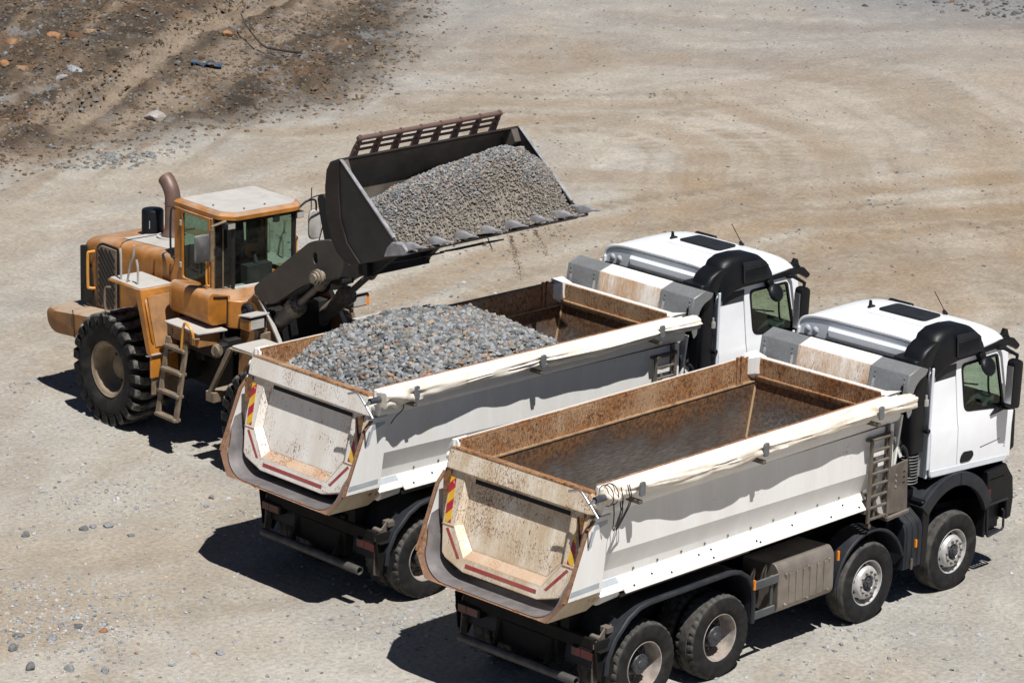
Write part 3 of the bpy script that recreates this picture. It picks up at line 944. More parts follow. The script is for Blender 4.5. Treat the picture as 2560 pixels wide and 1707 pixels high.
        # rear post
        post = [(-.74,2.58),(-1.0,2.58),(-1.11,2.43),(-1.43,1.665),(-.86,1.665)]
        ps = build('rear_post', merge(prism(post, 'y', s*1.185, s*1.215)), body_m, bd, .006)
        build('post_edge', prism([(-1.02,2.56),(-1.145,2.43),(-1.462,1.66),(-1.425,1.66),(-1.105,2.44),(-.99,2.55)], 'y', s*1.175, s*1.2175), gus_m, bd, .003)
        build('post_tape', merge(prism([(-.80,2.52),(-.98,2.52),(-1.02,2.48),(-1.10,2.26),(-1.07,2.24),(-.99,2.44),(-.80,2.48)], 'y', s*1.2165, s*1.2185)), M['greytape'], bd)
        build('post_tape', prism([(-.90,1.79),(-.905,1.73),(-1.395,1.72),(-1.37,1.78)], 'y', s*1.2165, s*1.2185), M['greytape'], bd)
        low = [(-1.455,s*1.20,1.655),(-1.52,s*.99,1.378),(-.86,s*.99,1.37),(-.62,s*1.05,1.53),(-.86,s*1.19,1.655)]
        inn = [(x+.03, y*.985, z+.02) for x, y, z in low]
        build('corner_skirt', loft([low, inn]), m_rustpaint('skirt_%d_%d' % (seed, s), (.60,.52,.40), .35, .5, .3, seed, .6, .7, (.40,.29,.17)), bd, .004)
        build('skirt_pipe', tube([(-.72, s*.98, 1.50), (-.40, s*.98, 1.52)], .10, 14), body_m, bd)
        build('hinge_arm', merge(prism([(-.85,1.32),(-.3,1.32),(-.3,1.5),(-.85,1.45)], 'y', s*.62, s*.74), box(-.78,-.60,s*.52,s*.66,1.02,1.36)), M['under'], bd, .006)
        # front corner casting
        cc = [(4.28,s*1.06,2.70),(4.40,s*1.12,2.99),(4.62,s*1.12,2.99),(4.60,s*.92,2.70)]
        cb = [(4.40,s*.96,2.66),(4.44,s*1.02,2.965),(4.56,s*1.02,2.965),(4.52,s*.90,2.66)]
        V = [(4.335,s*1.105,2.70),(4.335,s*1.105,2.905),(4.40,s*1.19,2.955),(4.62,s*1.19,2.955),(4.60,s*.985,2.915),(4.52,s*.985,2.70),(4.435,s*1.0,2.935),(4.42,s*1.02,2.715),(4.5,s*1.09,2.60)]
        build('corner_casting', (V, [(0,1,6,7),(7,6,4,5),(1,2,6),(2,3,4,6),(0,7,8),(7,5,8)]), body_m, bd, angle=15)
    for q in ((1.55,1.60,1.07,1.09,2.58,2.75), (4.12,4.17,1.06,1.10,2.60,2.97), (4.20,4.24,1.06,1.10,2.60,2.97), (2.9,2.94,1.07,1.09,2.60,2.68)):
        build('rail_joint', box(*q), rim_m, bd, .004)
    # liner: half pipe, front wall leaning forward
    U = ucurve(ztop=2.60)
    xs = list(np.linspace(-1.16, 4.26, 14))
    def xf(x, z):
        f = max(0, (x-2.5)/(4.26-2.5)); return x+f*(z-1.36)*.20
    build('floor_liner', loft([[(xf(x, z), y, z) for y, z in U] for x in xs], caps=False, closed=False), lin_m, bd, angle=60, recalc=False)
    fw = [(xf(4.26, z)+.001, y, z) for y, z in U]
    fo = [(p[0]+.04, p[1], p[2]) for p in fw]
    build('front_wall', loft([fw, fo]), linf_m, bd)
    for s in (1, -1):
        cpts = [(xf(4.26, z)-.01, s*1.06, z) for z in np.linspace(1.86, 2.58, 6)]
        build('corner_weld', loft([[(x-.006, y+s*.008, z), (x+.002, y-s*.006, z), (x+.010, y-s*.014, z), (x+.03, y, z)] for x, y, z in cpts]), m_rustpaint('weld_%d_%d' % (seed, s), (.44,.30,.17), .55, 0, .5, seed*9, .7, .6, (.30,.17,.08)), bd, angle=30)
    build('front_rail', merge(prism([(4.50,2.60),(4.50,2.90),(4.515,2.925),(4.56,2.925),(4.61,2.86),(4.62,2.60)], 'y', -1.10, 1.10)), body_m, bd, .006)
    build('front_rail_liner', merge(prism([(4.487,2.60),(4.487,2.905),(4.499,2.915),(4.499,2.60)], 'y', -1.08, 1.08), prism([(4.46,2.655),(4.46,2.675),(4.50,2.68),(4.50,2.65)], 'y', -1.06, 1.06)), rim_m, bd)
    build('body_front', prism([(4.46,1.35),(4.66,2.62),(4.70,2.62),(4.50,1.35)], 'y', -1.18, 1.18), body_m, bd, .006)
    # chute lip and rust gussets round the mouth
    hq = [(1.198,2.45),(1.194,2.12),(1.155,1.92),(1.105,1.80)] + [(.70+.39*math.cos(a), 1.75-.36*math.sin(a)) for a in [PI/2*k/9 for k in range(0, 10)]] + [(.35,1.388)]
    UL = hq + [(-y, z) for y, z in hq[::-1]]
    build('chute_lip', merge(loft([[(-1.10, y*.995, z+.004) for y, z in UL], [(xlip(z), y, z) for y, z in UL]], caps=False, closed=False),
          loft([[(xlip(z), y, z) for y, z in UL], [(xlip(z)+.004, y*1.016, z-.016) for y, z in UL], [(-1.05, y*1.016, z-.016) for y, z in UL]], caps=False, closed=False)), chute_m, bd, angle=40)
    ringo = []
    for y, z in UL:
        if z > 1.74:
            zo = 1.655+(z-1.75)/(2.45-1.75)*.795; ringo.append((math.copysign(1.205, y), zo, -1.09-(2.45-zo)/.795*.365))
        elif abs(y) > .705:
            t = min(1, max(0, math.atan2(1.75-z, abs(y)-.70)/(PI/2)))
            if t < .5: q = t/.5; ringo.append((math.copysign(1.205-.215*q, y), 1.655-.275*q, -1.455-.065*q))
            else: q = (t-.5)/.5; ringo.append((math.copysign(.99-.34*q, y), 1.38-.004*q, -1.52+.01*q))
        else: ringo.append((y, 1.374, -1.51))
    a_ = [(xlip(z)-.001, y*1.016, z-.012) for y, z in UL]
    b_ = [(xo, yo, zo) for (yo, zo, xo) in ringo]
    c_ = [(p[0]+.14, p[1]*.985, p[2]+.012) for p in b_]
    build('mouth_gusset', loft([a_, b_, c_], caps=False, closed=False), gus_m, bd, angle=25)
    # tailgate
    fr = [(1.135,2.62),(1.125,2.58),(1.065,1.965),(.985,1.65),(.92,1.60),(.60,1.505)]
    outl = fr + [(-y, z) for y, z in fr[::-1]]
    op = [(.855,2.575),(.875,1.985),(.63,1.665)]
    hole = op + [(-y, z) for y, z in op[::-1]]
    g = build('tailgate', plate(outl, [hole], lambda u, v, d: tg(u, v, d), .17), gate_m, tk, .008)
    pan = [(.815,2.575),(.815,2.01),(.60,1.765)]
    panel = pan + [(-y, z) for y, z in pan[::-1]]
    build('gate_panel', plate(panel, [], lambda u, v, d: tg(u, v, .095+d), .03), gate_m, g)
    bev = lambda i, j: ([tg(*hole[i], .002), tg(*hole[j], .002), tg(*panel[j], .094), tg(*panel[i], .094)], [(0,1,2,3)])
    build('recess_side', merge(bev(0,1), bev(1,2)), gate_m, g, recalc=False, angle=5)
    build('recess_side', merge(bev(3,4), bev(4,5)), gate_m, g, recalc=False, angle=5)
    build('recess_shelf', merge(bev(2,3)), shelf_m, g, recalc=False)
    cb = [(1.15,2.60),(1.15,2.80),(1.11,2.845),(-1.11,2.845),(-1.15,2.80),(-1.15,2.60)]
    build('gate_crossbar', merge(plate(cb, [], lambda u, v, d: tg(u, v, -.045+d), .16), plate([(.84,2.60),(.84,2.52),(-.84,2.52),(-.84,2.60)], [], lambda u, v, d: tg(u, v, .05+d), .05)), gate_m, g, .01)
    build('crossbar_lip', plate([(1.12,2.835),(1.10,2.862),(-1.10,2.862),(-1.12,2.835)], [], lambda u, v, d: tg(u, v, -.05+d), .17), rim_m, g, .004)
    for q_ in range(9 if rust > .5 else 5):
        yq = float(r.uniform(-.7, .7)); zq = float(r.uniform(1.95, 2.45)); hq_ = float(r.uniform(.02, .06)); wq = float(r.uniform(.004, .010))
        build('dent_scrape', plate([(yq-wq,zq),(yq+wq,zq-.01),(yq+wq*.3,zq-hq_),(yq-wq*.6,zq-hq_*.8)], [], lambda u, v, d: tg(u, v, .0925+d), .002), gus_m, g)
    slot = build('gate_slot', plate([(.72,2.565),(.72,2.515),(-.80,2.515),(-.80,2.565)], [], lambda u, v, d: tg(u, v, .045+d), .01), M['black'], g)
    for s in (1, -1):
        build('chevron_tape', plate([(s*.985,2.515),(s*1.085,2.515),(s*1.035,2.00),(s*.935,2.00)], [], lambda u, v, d: tg(u, v, -.003+d), .002), M['chev'], g)
        build('red_tape', plate([(s*.955,1.945),(s*.99,1.925),(s*.725,1.635),(s*.685,1.645)], [], lambda u, v, d: tg(u, v, -.003+d), .002), M['redtape'], g)
        build('gate_weld', plate([(s*1.068,1.975),(s*1.066,1.96),(s*.875,1.96),(s*.875,1.975)], [], lambda u, v, d: tg(u, v, -.004+d), .004), rim_m, g)
        build('gate_latch', merge(box(-1.50,-1.44,s*.45-.02,s*.45+.02,1.36,1.40)), gus_m, bd, .004)
        build('gate_hinge', merge(cyl((-.93, s*1.13, 2.72), (-.93, s*1.22, 2.72), .05, 14), box(-.93,-.70, s*1.16-.015, s*1.16+.015, 2.66, 2.93)), body_m, g, .004)
    build('red_tape', plate([(.575,1.610),(.575,1.565),(-.575,1.565),(-.575,1.610)], [], lambda u, v, d: tg(u, v, -.003+d), .002), M['redtape'], g)

    # ---- rolled tarpaulin on the right rail, its tube and crank
    clips = [-.50, 1.68, 3.87]
    secs = []
    xs = np.arange(-1.0, 4.66, .035)
    ph = seed*3.0
    n = 34
    AA = np.arange(n)*2*PI/n
    XX, AG = np.meshgrid(xs, AA, indexing='ij')
    DC = np.min(np.abs(XX[..., None]-np.array(clips)), -1)
    BU = np.exp(-((XX+.85)/.28)**2)
    RAD = .080 + .010*np.sin(XX*2.1+ph) + .006*np.sin(XX*7.3+ph*2) - .018*np.exp(-(DC/.09)**2) + .026*BU*np.sin(XX*19+ph)
    RAD = RAD*np.where(XX > 4.55, .93, 1.0)
    cl = np.minimum(AG, 2*PI-AG)*1.4
    RAD = RAD + .050*(np.abs(fbm(XX*.55+cl*.30+ph, cl*1.5+ph, 55, 3))-.20) + .007*fbm(XX*4.2-cl*1.5, cl*.9+ph, 56, 2)
    RAD = RAD + .012*np.exp(-(DC/.22)**2)*np.sin(5*AG+XX*14) + .022*BU*np.sin(4*AG+XX*11+ph)
    SAG = .022*(1-np.exp(-(DC/.5)**2))
    YY = -1.345 - RAD*np.cos(AG)*1.22 - .022*np.sin(XX*1.3+ph)
    ZZ = 2.885 - SAG + RAD*np.sin(AG)*np.where(np.sin(AG) > 0, 1.05, 1.25)
    secs = [[(XX[i, k], YY[i, k], ZZ[i, k]) for k in range(n)] for i in range(len(xs))]
    tp = build('rolled_tarp', loft(secs), tarp_m, tk, angle=75)
    for c in clips:
        build('tarp_clip', prism(rpoly([(c-.045,2.80),(c+.045,2.80),(c+.045,2.97),(c-.045,2.97)], .03), 'y', -1.475, -1.445), m_plain('clip_grey_%d' % int(c*10+seed*100), (.13,.135,.14), .6), tp, .005)
        build('clip_foot', merge(box(c-.03, c+.03, -1.45, -1.23, 2.70, 2.745)), M['brownsteel'], tp, .006)
    build('tarp_tube', lathe([(.032,-1.16),(.040,-1.16),(.040,-.5),(.032,-.5),(.032,-1.16)], 'x', (0,-1.335,2.865), 14), m_plain('tube_grey_%d' % seed, (.10,.10,.12), .4, metal=.5), tp)
    build('crank_handle', tube([(-1.18,-.955,2.88),(-1.18,-1.08,2.925),(-1.18,-1.12,2.93),(-1.18,-1.16,2.915),(-1.18,-1.30,2.79),(-1.18,-1.415,2.675)], .016, 8), M['chrome'], tp, angle=60)
    build('crank_pin', merge(cyl((-1.18,-1.28,2.805),(-1.14,-1.33,2.865),.022,8)), M['chrome'], tp)
    if not loaded:
        for o in (0, .11, .14):
            build('tie_cord', tube(smoothpath([(-.82+o,-1.42,2.97),(-.82+o,-1.46,2.80),(-.82+o*.7,-1.40,2.60),(-.86+o*.4,-1.36,2.44),(-.82+o,-1.33,2.60),(-.80+o,-1.30,2.74)], 4), .007, 5), M['cord'], tp)
        for o in (-.98, -.90):
            build('tie_cord', tube([(o,-1.345-.115*math.cos(a), 2.885+.125*math.sin(a)) for a in np.linspace(-1.6, 3.4, 14)], .006, 5), M['cord'], tp)
    else:
        build('tie_cord', tube(smoothpath([(-.72,-1.43,2.88),(-.70,-1.44,2.72),(-.74,-1.35,2.60),(-.78,-1.30,2.50)], 4), .007, 5), M['cord'], tp)

    # ---- head board with galvanised end boxes
    hp = [(4.70,2.80),(4.755,3.125),(4.98,3.195),(5.11,3.135),(5.09,3.11),(4.97,3.16),(4.79,3.10),(4.75,2.80)]
    hb = build('head_board', prism(hp, 'y', -.60, .60), head_m, tk, .006)
    build('head_board_top', prism([(4.765,3.133),(4.98,3.200),(5.11,3.140),(5.11,3.136),(4.98,3.194),(4.765,3.127)], 'y', -.582, .582), flap_m, hb)
    for s in (1, -1):
        gp = [(x-.012, z+.006) for x, z in hp[:3]] + [(5.13,3.14),(5.11,3.10)] + [(x, z) for x, z in hp[5:]]
        e = build('end_box', prism(gp, 'y', s*.585, s*1.195), M['galv'], hb, .004)
        build('end_plate', prism(rpoly([(4.69,2.78),(4.748,3.128),(4.97,3.20),(5.12,3.145),(5.09,3.08),(4.93,3.02),(4.84,2.90),(4.83,2.62),(4.76,2.56)], [0,0,0,.02,.05,.12,.12,.03,.03]), 'y', s*1.19, s*1.205), M['galv'], hb, .003)
        for yy in (.66, 1.12):
            zz = 2.93
            f0 = lambda u, v, d: (4.70-.014+(v-2.80)*.169-d, u, v)
            build('slot', plate(rpoly([(s*yy-.018,zz-.06),(s*yy+.018,zz-.06),(s*yy+.018,zz+.06),(s*yy-.018,zz+.06)], .017), [], f0, .004), M['rim'] if (s > 0 or yy < 1) else M['black'], hb)
            for zq in (2.84, 3.02, 3.08):
                build('rivet', lathe([(.014,0),(.012,-.007),(0,-.009)], 'x', (4.69+(zq-2.80)*.169-.003, s*(yy+.015), zq), 8), M['galv'], hb)

    # ---- ladder, plate and plumbing between body and cab
    lx0, lx1 = 3.955, 4.375
    ld = build('side_ladder', merge(box(lx0, lx0+.045, -1.285, -1.245, 1.38, 2.46), box(lx1-.045, lx1, -1.285, -1.245, 1.38, 2.50)), M['brownsteel'], tk, .006)
    for k in range(8):
        z = 1.42+k*.148
        build('rung', box(lx0+.045, lx1-.045, -1.28, -1.25, z-.014, z+.014), M['brownsteel'], ld, .004)
    build('ladder_mount', merge(box(lx0-.02,lx1,-1.25,-1.19,2.44,2.475), box(lx0-.03,lx0+.06,-1.25,-1.10,1.50,1.56), cyl((4.02,-1.2,1.33),(4.02,-1.27,1.33),.03,10), box(4.10,4.14,-1.25,-1.19,1.40,2.2), box(4.32,4.37,-1.24,-1.19,1.6,2.58)), M['brownsteel'], ld, .004)
    pl = build('guard_plate', merge(prism([(4.44,1.375),(4.845,1.36),(4.80,2.03),(4.43,2.0)], 'y', -1.215, -1.195), prism([(4.40,1.30),(4.85,1.33),(4.85,1.37),(4.40,1.345)], 'y', -1.25, -1.0)), M['brownsteel'], tk, .004)
    for k in range(3):
        build('bolt', lathe([(.016,0),(.014,-.01),(0,-.012)], 'y', (4.57, -1.215, 1.72+k*.075), 8), M['chrome'], pl)
        build('slot', box(4.715, 4.755, -1.219, -1.214, 1.735+k*.07, 1.75+k*.07), M['black'], pl)
    bel = [(.135 if k % 2 else .112, 1.60+.02*k) for k in range(22)]
    b = build('intake_bellows', lathe([(.0,1.60)]+bel+[(.0,2.02)], 'z', (5.10,-.99,0), 24), M['black'], tk, angle=20)
    build('bellow_clamp', merge(*[lathe([(.131,1.61+.04*k),(.139,1.615+.04*k),(.139,1.619+.04*k),(.131,1.624+.04*k)], 'z', (5.10,-.99,0), 24) for k in range(10)]), m_plain('ring_%d' % seed, (.20,.20,.19), .45, metal=.4), b)
    build('intake_duct', prism(rpoly([(4.98,-1.12),(5.26,-1.12),(5.28,-.72),(4.98,-.72)], .07), 'z', 2.01, 3.24), M['black'], tk, .01, angle=40)
    build('tipping_cylinder', merge(cyl((4.82,0,.9),(4.82,0,2.7),.11,16), box(4.74,4.9,-.3,.3,2.5,2.7), box(4.72,4.95,.35,.9,1.1,2.3), box(4.75,4.95,-.85,-.35,1.1,2.5)), M['under'], tk, .01)
    build('hose', merge(tube(smoothpath([(4.6,-.9,1.3),(4.75,-1.1,1.7),(4.85,-1.0,2.3),(4.95,-.8,2.5)], 5), .03, 8), tube(smoothpath([(4.95,-1.13,1.75),(4.80,-1.17,2.12),(4.70,-1.17,2.22)], 4), .028, 8)), M['cord'], tk)
    build('tipper_prop', prism([(4.47,2.02),(4.72,2.0),(4.60,2.33),(4.53,2.33)], 'y', -1.13, -1.08), M['black'], tk, .004)
    build('prop_strip', prism([(4.56,2.36),(4.60,2.36),(4.76,2.06),(4.70,2.05)], 'y', -1.155, -1.135), M['tyre'] if False else body_m, tk, .003)
    make_cab(tk, seed)
    return tk
def make_cab(tk, seed):
    W = M['white']
    def side(s):
        return lambda u, v, d: (u, s*(ysoft(v)-d), v)
    cuts = (1.9, 2.20, 2.30, 2.7)
    # rear corner panel and door on both sides
    win = rpoly([(5.975,3.005),(6.735,3.005),(6.865,2.295),(6.03,2.405)], [.09,.06,.10,.11], 5)
    wing = rpoly([(5.995,2.985),(6.72,2.985),(6.842,2.318),(6.05,2.424)], [.08,.05,.09,.10], 5)
    roof_secs = []
    prof = [(5.362,3.345,1.085),(5.375,3.372,1.09),(5.42,3.385,1.095),(5.5,3.39,1.10),(5.7,3.395,1.10),(6.1,3.400,1.10),(6.45,3.395,1.10),(6.70,3.365,1.09),(6.86,3.31,1.075),(6.95,3.23,1.06),(6.985,3.15,1.05)]
    for x, t, w in prof:
        sec = []
        n = 26
        for k in range(n+1):
            a = PI*k/n
            c, sn = math.cos(a), math.sin(a)
            y = w*math.copysign(abs(c)**.42, c)
            z = 3.06 + (t-3.06)*abs(sn)**.50
            if abs(y) < .86 and x < 6.7: z -= .012*(1-abs(y)/.86)*0
            sec.append((x, y, z))
        roof_secs.append(sec)
    cab = build('cab', merge(loft(roof_secs, caps=True, closed=True)), W, tk, angle=28)
    # rear wall with pressed ribs
    rw = build('rear_wall', merge(box(5.345, 5.40, -1.10, 1.10, 1.62, 3.055), box(5.33,5.36,-1.12,-1.06,1.62,3.1), box(5.33,5.36,1.06,1.12,1.62,3.1)), M['white_grey'], cab, .01)
    def rib(y0, y1, z0, z1, t, ch=.05):
        V = [(5.346,y0,z0),(5.346,y1,z0),(5.346,y1,z1),(5.346,y0,z1),(5.346-t,y0+ch,z0+.02),(5.346-t,y1-ch,z0+.02),(5.346-t,y1-ch*.6,z1-.03),(5.346-t,y0+ch*.6,z1-.03)]
        return V, [(4,5,6,7),(0,1,5,4),(1,2,6,5),(2,3,7,6),(3,0,4,7)]
    build('pressed_rib', rib(-.86, .58, 3.135, 3.265, .06), M['white_grey'], cab, angle=15)
    lipc = [(5.35, y, z+.004) for _, y, z in roof_secs[1]]
    build('roof_lip', tube(lipc[1:-1], .022, 6), W, cab, angle=50)
    build('upper_rear_panel', plate([(y*.985, z-.012) for _, y, z in roof_secs[0]], [], lambda u, v, d: (5.345+d, u, v), .012), M['white_grey'], cab)
    build('pressed_rib', rib(-1.0, .72, 2.92, 3.03, .055), M['white_grey'], cab, angle=15)
    build('pressed_rib', rib(.76, 1.02, 2.90, 3.02, .03), M['white_grey'], cab, angle=15)
    build('pressed_rib', rib(-1.0, 1.0, 2.55, 2.72, .05), M['white_grey'], cab, angle=15)
    build('pressed_rib', rib(-1.0, 1.0, 2.2, 2.4, .05), M['white_grey'], cab, angle=15)
    build('seam', box(5.318, 5.346, -1.08, 1.08, 3.062, 3.085), M['black'], cab)
    for y in (.93, .80):
        build('vent_cap', lathe([(.0,-.014),(.03,-.012),(.05,0)], 'x', (5.345, y, 3.17), 16), M['white_grey'], cab, angle=50)
    for s in (-1, 1):
        f = side(s)
        rear = [(5.33,1.70),(5.345,1.655),(5.40,1.64),(5.895,1.605),(5.875,2.25),(5.835,3.12),(5.31,3.17)]
        build('side_panel', plate(rear, [], f, .03, cuts), W, cab, .006)
        build('side_panel_strake', merge(box(5.295,5.335,s*1.14-.012,s*1.14+.012,1.75,3.10)), M['white_grey'], cab, .006)
        door = [(5.91,1.605),(6.93,1.545),(7.02,1.60),(7.075,2.25),(6.965,3.00),(6.935,3.10),(6.90,3.13),(5.85,3.13),(5.89,2.25)]
        d = build('door', plate(door, [win], f, .035, cuts), W, tk, .006)
        build('window_frame', plate(rpoly([(5.955,3.022),(6.750,3.022),(6.885,2.278),(6.012,2.386)], [.09,.06,.10,.11], 5), [wing], lambda u, v, d_: (u, s*(ysoft(v)+.004-d_), v), .03, (2.7,)), M['black'], d)
        build('window', plate(wing, [], lambda u, v, d_: (u, s*(ysoft(v)-.012-d_), v), .004, (2.7,)), M['glass'], d)
        build('sill_strip', plate([(5.345,1.655),(6.93,1.545),(7.0,1.59),(6.95,1.62),(5.40,1.735),(5.33,1.74)], [], lambda u, v, d_: (u, s*(1.18-d_), v), .02), M['white_grey'], cab, .004)
        build('door_handle', prism(rpoly([(5.955,1.715),(6.17,1.70),(6.25,1.765),(6.225,1.835),(6.02,1.855),(5.965,1.80)], .05), 'y', s*1.168, s*1.186), M['black'], d, .008)
        build('door_grip', plate([(6.38,1.845),(6.80,1.875),(6.80,1.87),(6.38,1.838)], [], lambda u, v, d_: (u, s*(1.179-d_), v), .006), M['black'], d)
        build('badge', merge(*[plate([(6.895,1.74+k*.035),(6.93,1.74+k*.035),(6.93,1.76+k*.035),(6.895,1.76+k*.035)], [], lambda u, v, d_: (u, s*(1.1775-d_), v), .004) for k in range(2)]), M['greytape'], d)
        build('corner_flap', loft([[(7.02,s*1.17,z),(7.06,s*1.17,z),(7.14,s*1.05,z),(7.10,s*1.05,z)] for z in (1.58, 1.9, 2.24)]), W, cab, .006)
        build('corner_vane', merge(prism(rpoly([(7.10,1.62),(7.20,1.66),(7.18,2.18),(7.12,2.22)], .03), 'y', s*1.10-.03, s*1.10+.03)), M['black'], cab, .008)
        # step unit and wheel arch below the door
        ao = [(5.86+.885*math.cos(R(a)), .715+.895*math.sin(R(a))) for a in np.linspace(140, 22, 22)]
        ai = [(5.875+.735*math.cos(R(a)), .655+.775*math.sin(R(a))) for a in np.linspace(22, 140, 22)]
        build('wheel_arch', merge(prism(ao+ai, 'y', s*1.13, s*1.215), prism(ao+[(5.86+.86*math.cos(R(a)), .715+.87*math.sin(R(a))) for a in np.linspace(22, 140, 22)], 'y', s*.62, s*1.14)), M['blackgrey'], cab, .014, 2)
        build('arch_seam', tube([(5.97,s*1.219,1.41),(5.955,s*1.219,1.60)], .004, 4), M['black'], cab)
        st = build('step_unit', merge(prism([(6.58,1.46),(6.98,1.50),(7.05,1.40),(7.15,1.28),(7.19,.98),(7.16,.72),(7.06,.70),(7.04,.98),(6.60,.97),(6.61,.56),(6.56,.56),(6.60,1.22)], 'y', s*.80, s*1.19)), M['black'], tk, .012)
        build('step_tread', merge(box(6.62,7.06,s*1.02,s*1.21,.985,1.01), *[box(6.66+.07*k,6.69+.07*k,s*1.03,s*1.20,1.0,1.018) for k in range(6)]), M['blackgrey'], st, .004)
        build('step_tread', merge(box(6.62,6.95,s*1.03,s*1.19,1.33,1.35), *[box(6.68+.06*k,6.71+.06*k,s*1.05,s*1.18,1.345,1.362) for k in range(4)]), M['blackgrey'], st, .004)
        build('step_frame', merge(tube([(6.64,s*1.17,.98),(6.68,s*1.17,.56),(6.70,s*1.17,.545),(7.0,s*1.17,.575),(7.03,s*1.17,.60),(7.02,s*1.17,.82),(6.99,s*1.17,.86)], .017, 8), *[box(6.70,7.0,s*(1.04+.035*k)-.008,s*(1.04+.035*k)+.008,.555,.575) for k in range(4)], *[box(6.70+.07*k,6.715+.07*k,s*1.03,s*1.17,.553,.573) for k in range(5)]), M['blackgrey'], st, angle=40)
        build('side_reflector', box(6.60,6.66,s*1.192,s*1.205,1.13,1.22), M['red'], st, .004)
        build('headlamp', prism(rpoly([(7.12,.80),(7.20,.82),(7.20,1.02),(7.14,1.05)], .02), 'y', s*.72, s*1.10), M['chrome'], cab, .01)
        # mirrors
        mi = build('mirror', prism(rpoly([(6.66,2.36),(6.84,2.33),(6.86,2.95),(6.79,3.0),(6.67,2.99)], [.05,.06,.07,.05,.05]), 'y', s*1.30, s*1.43), M['black'], tk, .025, 2)
        build('mirror_arm', tube([(6.72,s*1.06,3.085),(6.80,s*1.15,3.09),(6.80,s*1.36,3.04),(6.78,s*1.37,2.98)], [.03,.03,.026,.02], 8), M['black'], mi)
        build('mirror_arm', merge(tube([(6.80,s*1.13,2.30),(6.84,s*1.22,2.29),(6.80,s*1.36,2.34)], .03, 8), prism([(6.55,2.235),(6.90,2.27),(6.92,2.33),(6.74,2.34)], 'y', s*1.13, s*1.20)), M['black'], mi, .004)
        build('mirror_glass', box(6.652,6.660,s*1.315,s*1.415,2.42,2.92), M['chrome'], mi)
        km = build('kerb_mirror', merge(lathe([(.0,-.035),(.09,-.03),(.125,-.01),(.135,.02),(.12,.03),(.0,.03)], 'y', (0,0,0), 20)), M['black'], cab, angle=50)
        km.location = (6.36, s*1.24, 2.955); km.rotation_euler = (s*R(28), 0, 0)
        build('kerb_mirror_arm', prism(rpoly([(6.22,3.12),(6.34,3.14),(6.42,2.96),(6.34,2.93)], .03), 'y', s*1.10, s*1.19), M['black'], cab, .015)
    # front: lower panel, windscreen, frame
    build('front_panel', merge(box(7.02,7.10,-1.10,1.10,1.50,2.24), box(7.05,7.18,-1.0,1.0,.62,1.5)), M['black'], cab, .02)
    ws = [(7.075,2.26),(6.955,3.07)]
    build('windscreen', ([(7.06,-1.05,2.26),(7.06,1.05,2.26),(6.95,1.0,3.08),(6.95,-1.0,3.08),(7.066,-1.05,2.26),(7.066,1.05,2.26),(6.956,1.0,3.08),(6.956,-1.0,3.08)], [(0,1,2,3),(4,7,6,5)]), M['glass'], cab, recalc=False)
    build('windscreen_frame', merge(box(7.03,7.09,-1.1,1.1,2.22,2.28), *[tube([(7.065,s*1.085,2.26),(6.955,s*1.03,3.10)], .035, 8) for s in (1,-1)]), M['black'], cab)
    build('floor', box(5.40,7.02,-1.12,1.12,1.60,1.66), M['dash'], cab)
    build('dashboard', prism([(6.50,1.66),(7.04,1.66),(7.04,2.32),(6.84,2.44),(6.60,2.42),(6.50,2.26)], 'y', -1.08, 1.08), M['dash'], cab, .03)
    build('headliner', merge(box(5.42,6.9,-1.0,1.0,3.05,3.08)), M['dash'], cab)
    build('inner_rear', merge(box(5.405,5.43,-1.08,1.08,1.66,3.06), box(5.42,5.85,-1.105,-1.06,1.66,3.05), box(5.42,5.85,1.06,1.105,1.66,3.05)), M['dash'], cab)
    for s in (1, -1):
        build('seat', merge(box(5.72,6.25,s*.62-.26,s*.62+.26,1.95,2.12), prism(rpoly([(5.62,2.05),(5.80,2.05),(5.70,2.80),(5.54,2.80)], .06), 'y', s*.62-.25, s*.62+.25), box(5.50,5.62,s*.62-.14,s*.62+.14,2.80,3.0)), M['seat'], cab, .04, 2)
    c = Vector((6.42, .62, 2.36)); ax = Vector((-.45, 0, .89)).normalized(); t1 = Vector((0,1,0)); t2 = ax.cross(t1)
    build('steering_wheel', merge(tube([c+t1*(.23*math.cos(a))+t2*(.23*math.sin(a)) for a in np.linspace(0, 2*PI, 25)], .016, 6), tube([c-t1*.22, c+t1*.22], .018, 6), tube([c, c-ax*.3], .03, 6)), M['black'], cab)
    build('grab_rail', tube(smoothpath([(6.75,-1.05,2.45),(6.68,-1.04,2.5),(6.66,-1.03,2.75),(6.70,-1.03,2.85),(6.78,-1.03,2.86)], 4), .014, 6), M['black'], cab)
    build('windscreen_wipers', merge(tube([(7.08,.2,2.30),(7.05,-.6,2.42)], .012, 5), tube([(7.08,.8,2.30),(7.05,.1,2.42)], .012, 5)), M['black'], cab)
    # sun visor over the windscreen
    secs = []
    for y in np.linspace(-1.10, 1.10, 13):
        k = 1-abs(y/1.10)**4
        secs.append([(6.90+.04*k,y,3.20+.02*k),(7.06+.07*k,y,3.15+.02*k),(7.15+.10*k,y,3.02+.02*k),(7.14+.10*k,y,2.99+.02*k),(7.04+.07*k,y,3.12+.02*k),(6.90+.04*k,y,3.17+.02*k)])
    vz = build('sun_visor', loft(secs), M['black'], tk, angle=35)
    for y in (-1.02,):
        build('visor_bracket', merge(prism(rpoly([(6.90,3.22),(6.95,3.30),(7.0,3.28),(7.03,3.20),(7.10,3.12),(7.0,3.08),(6.90,3.14)], .02), 'y', y-.03, y+.03)), M['black'], vz, .008)
    build('roof_lamp_bar', merge(box(6.90,6.98,.45,.85,3.22,3.31)), M['black'], cab, .02)
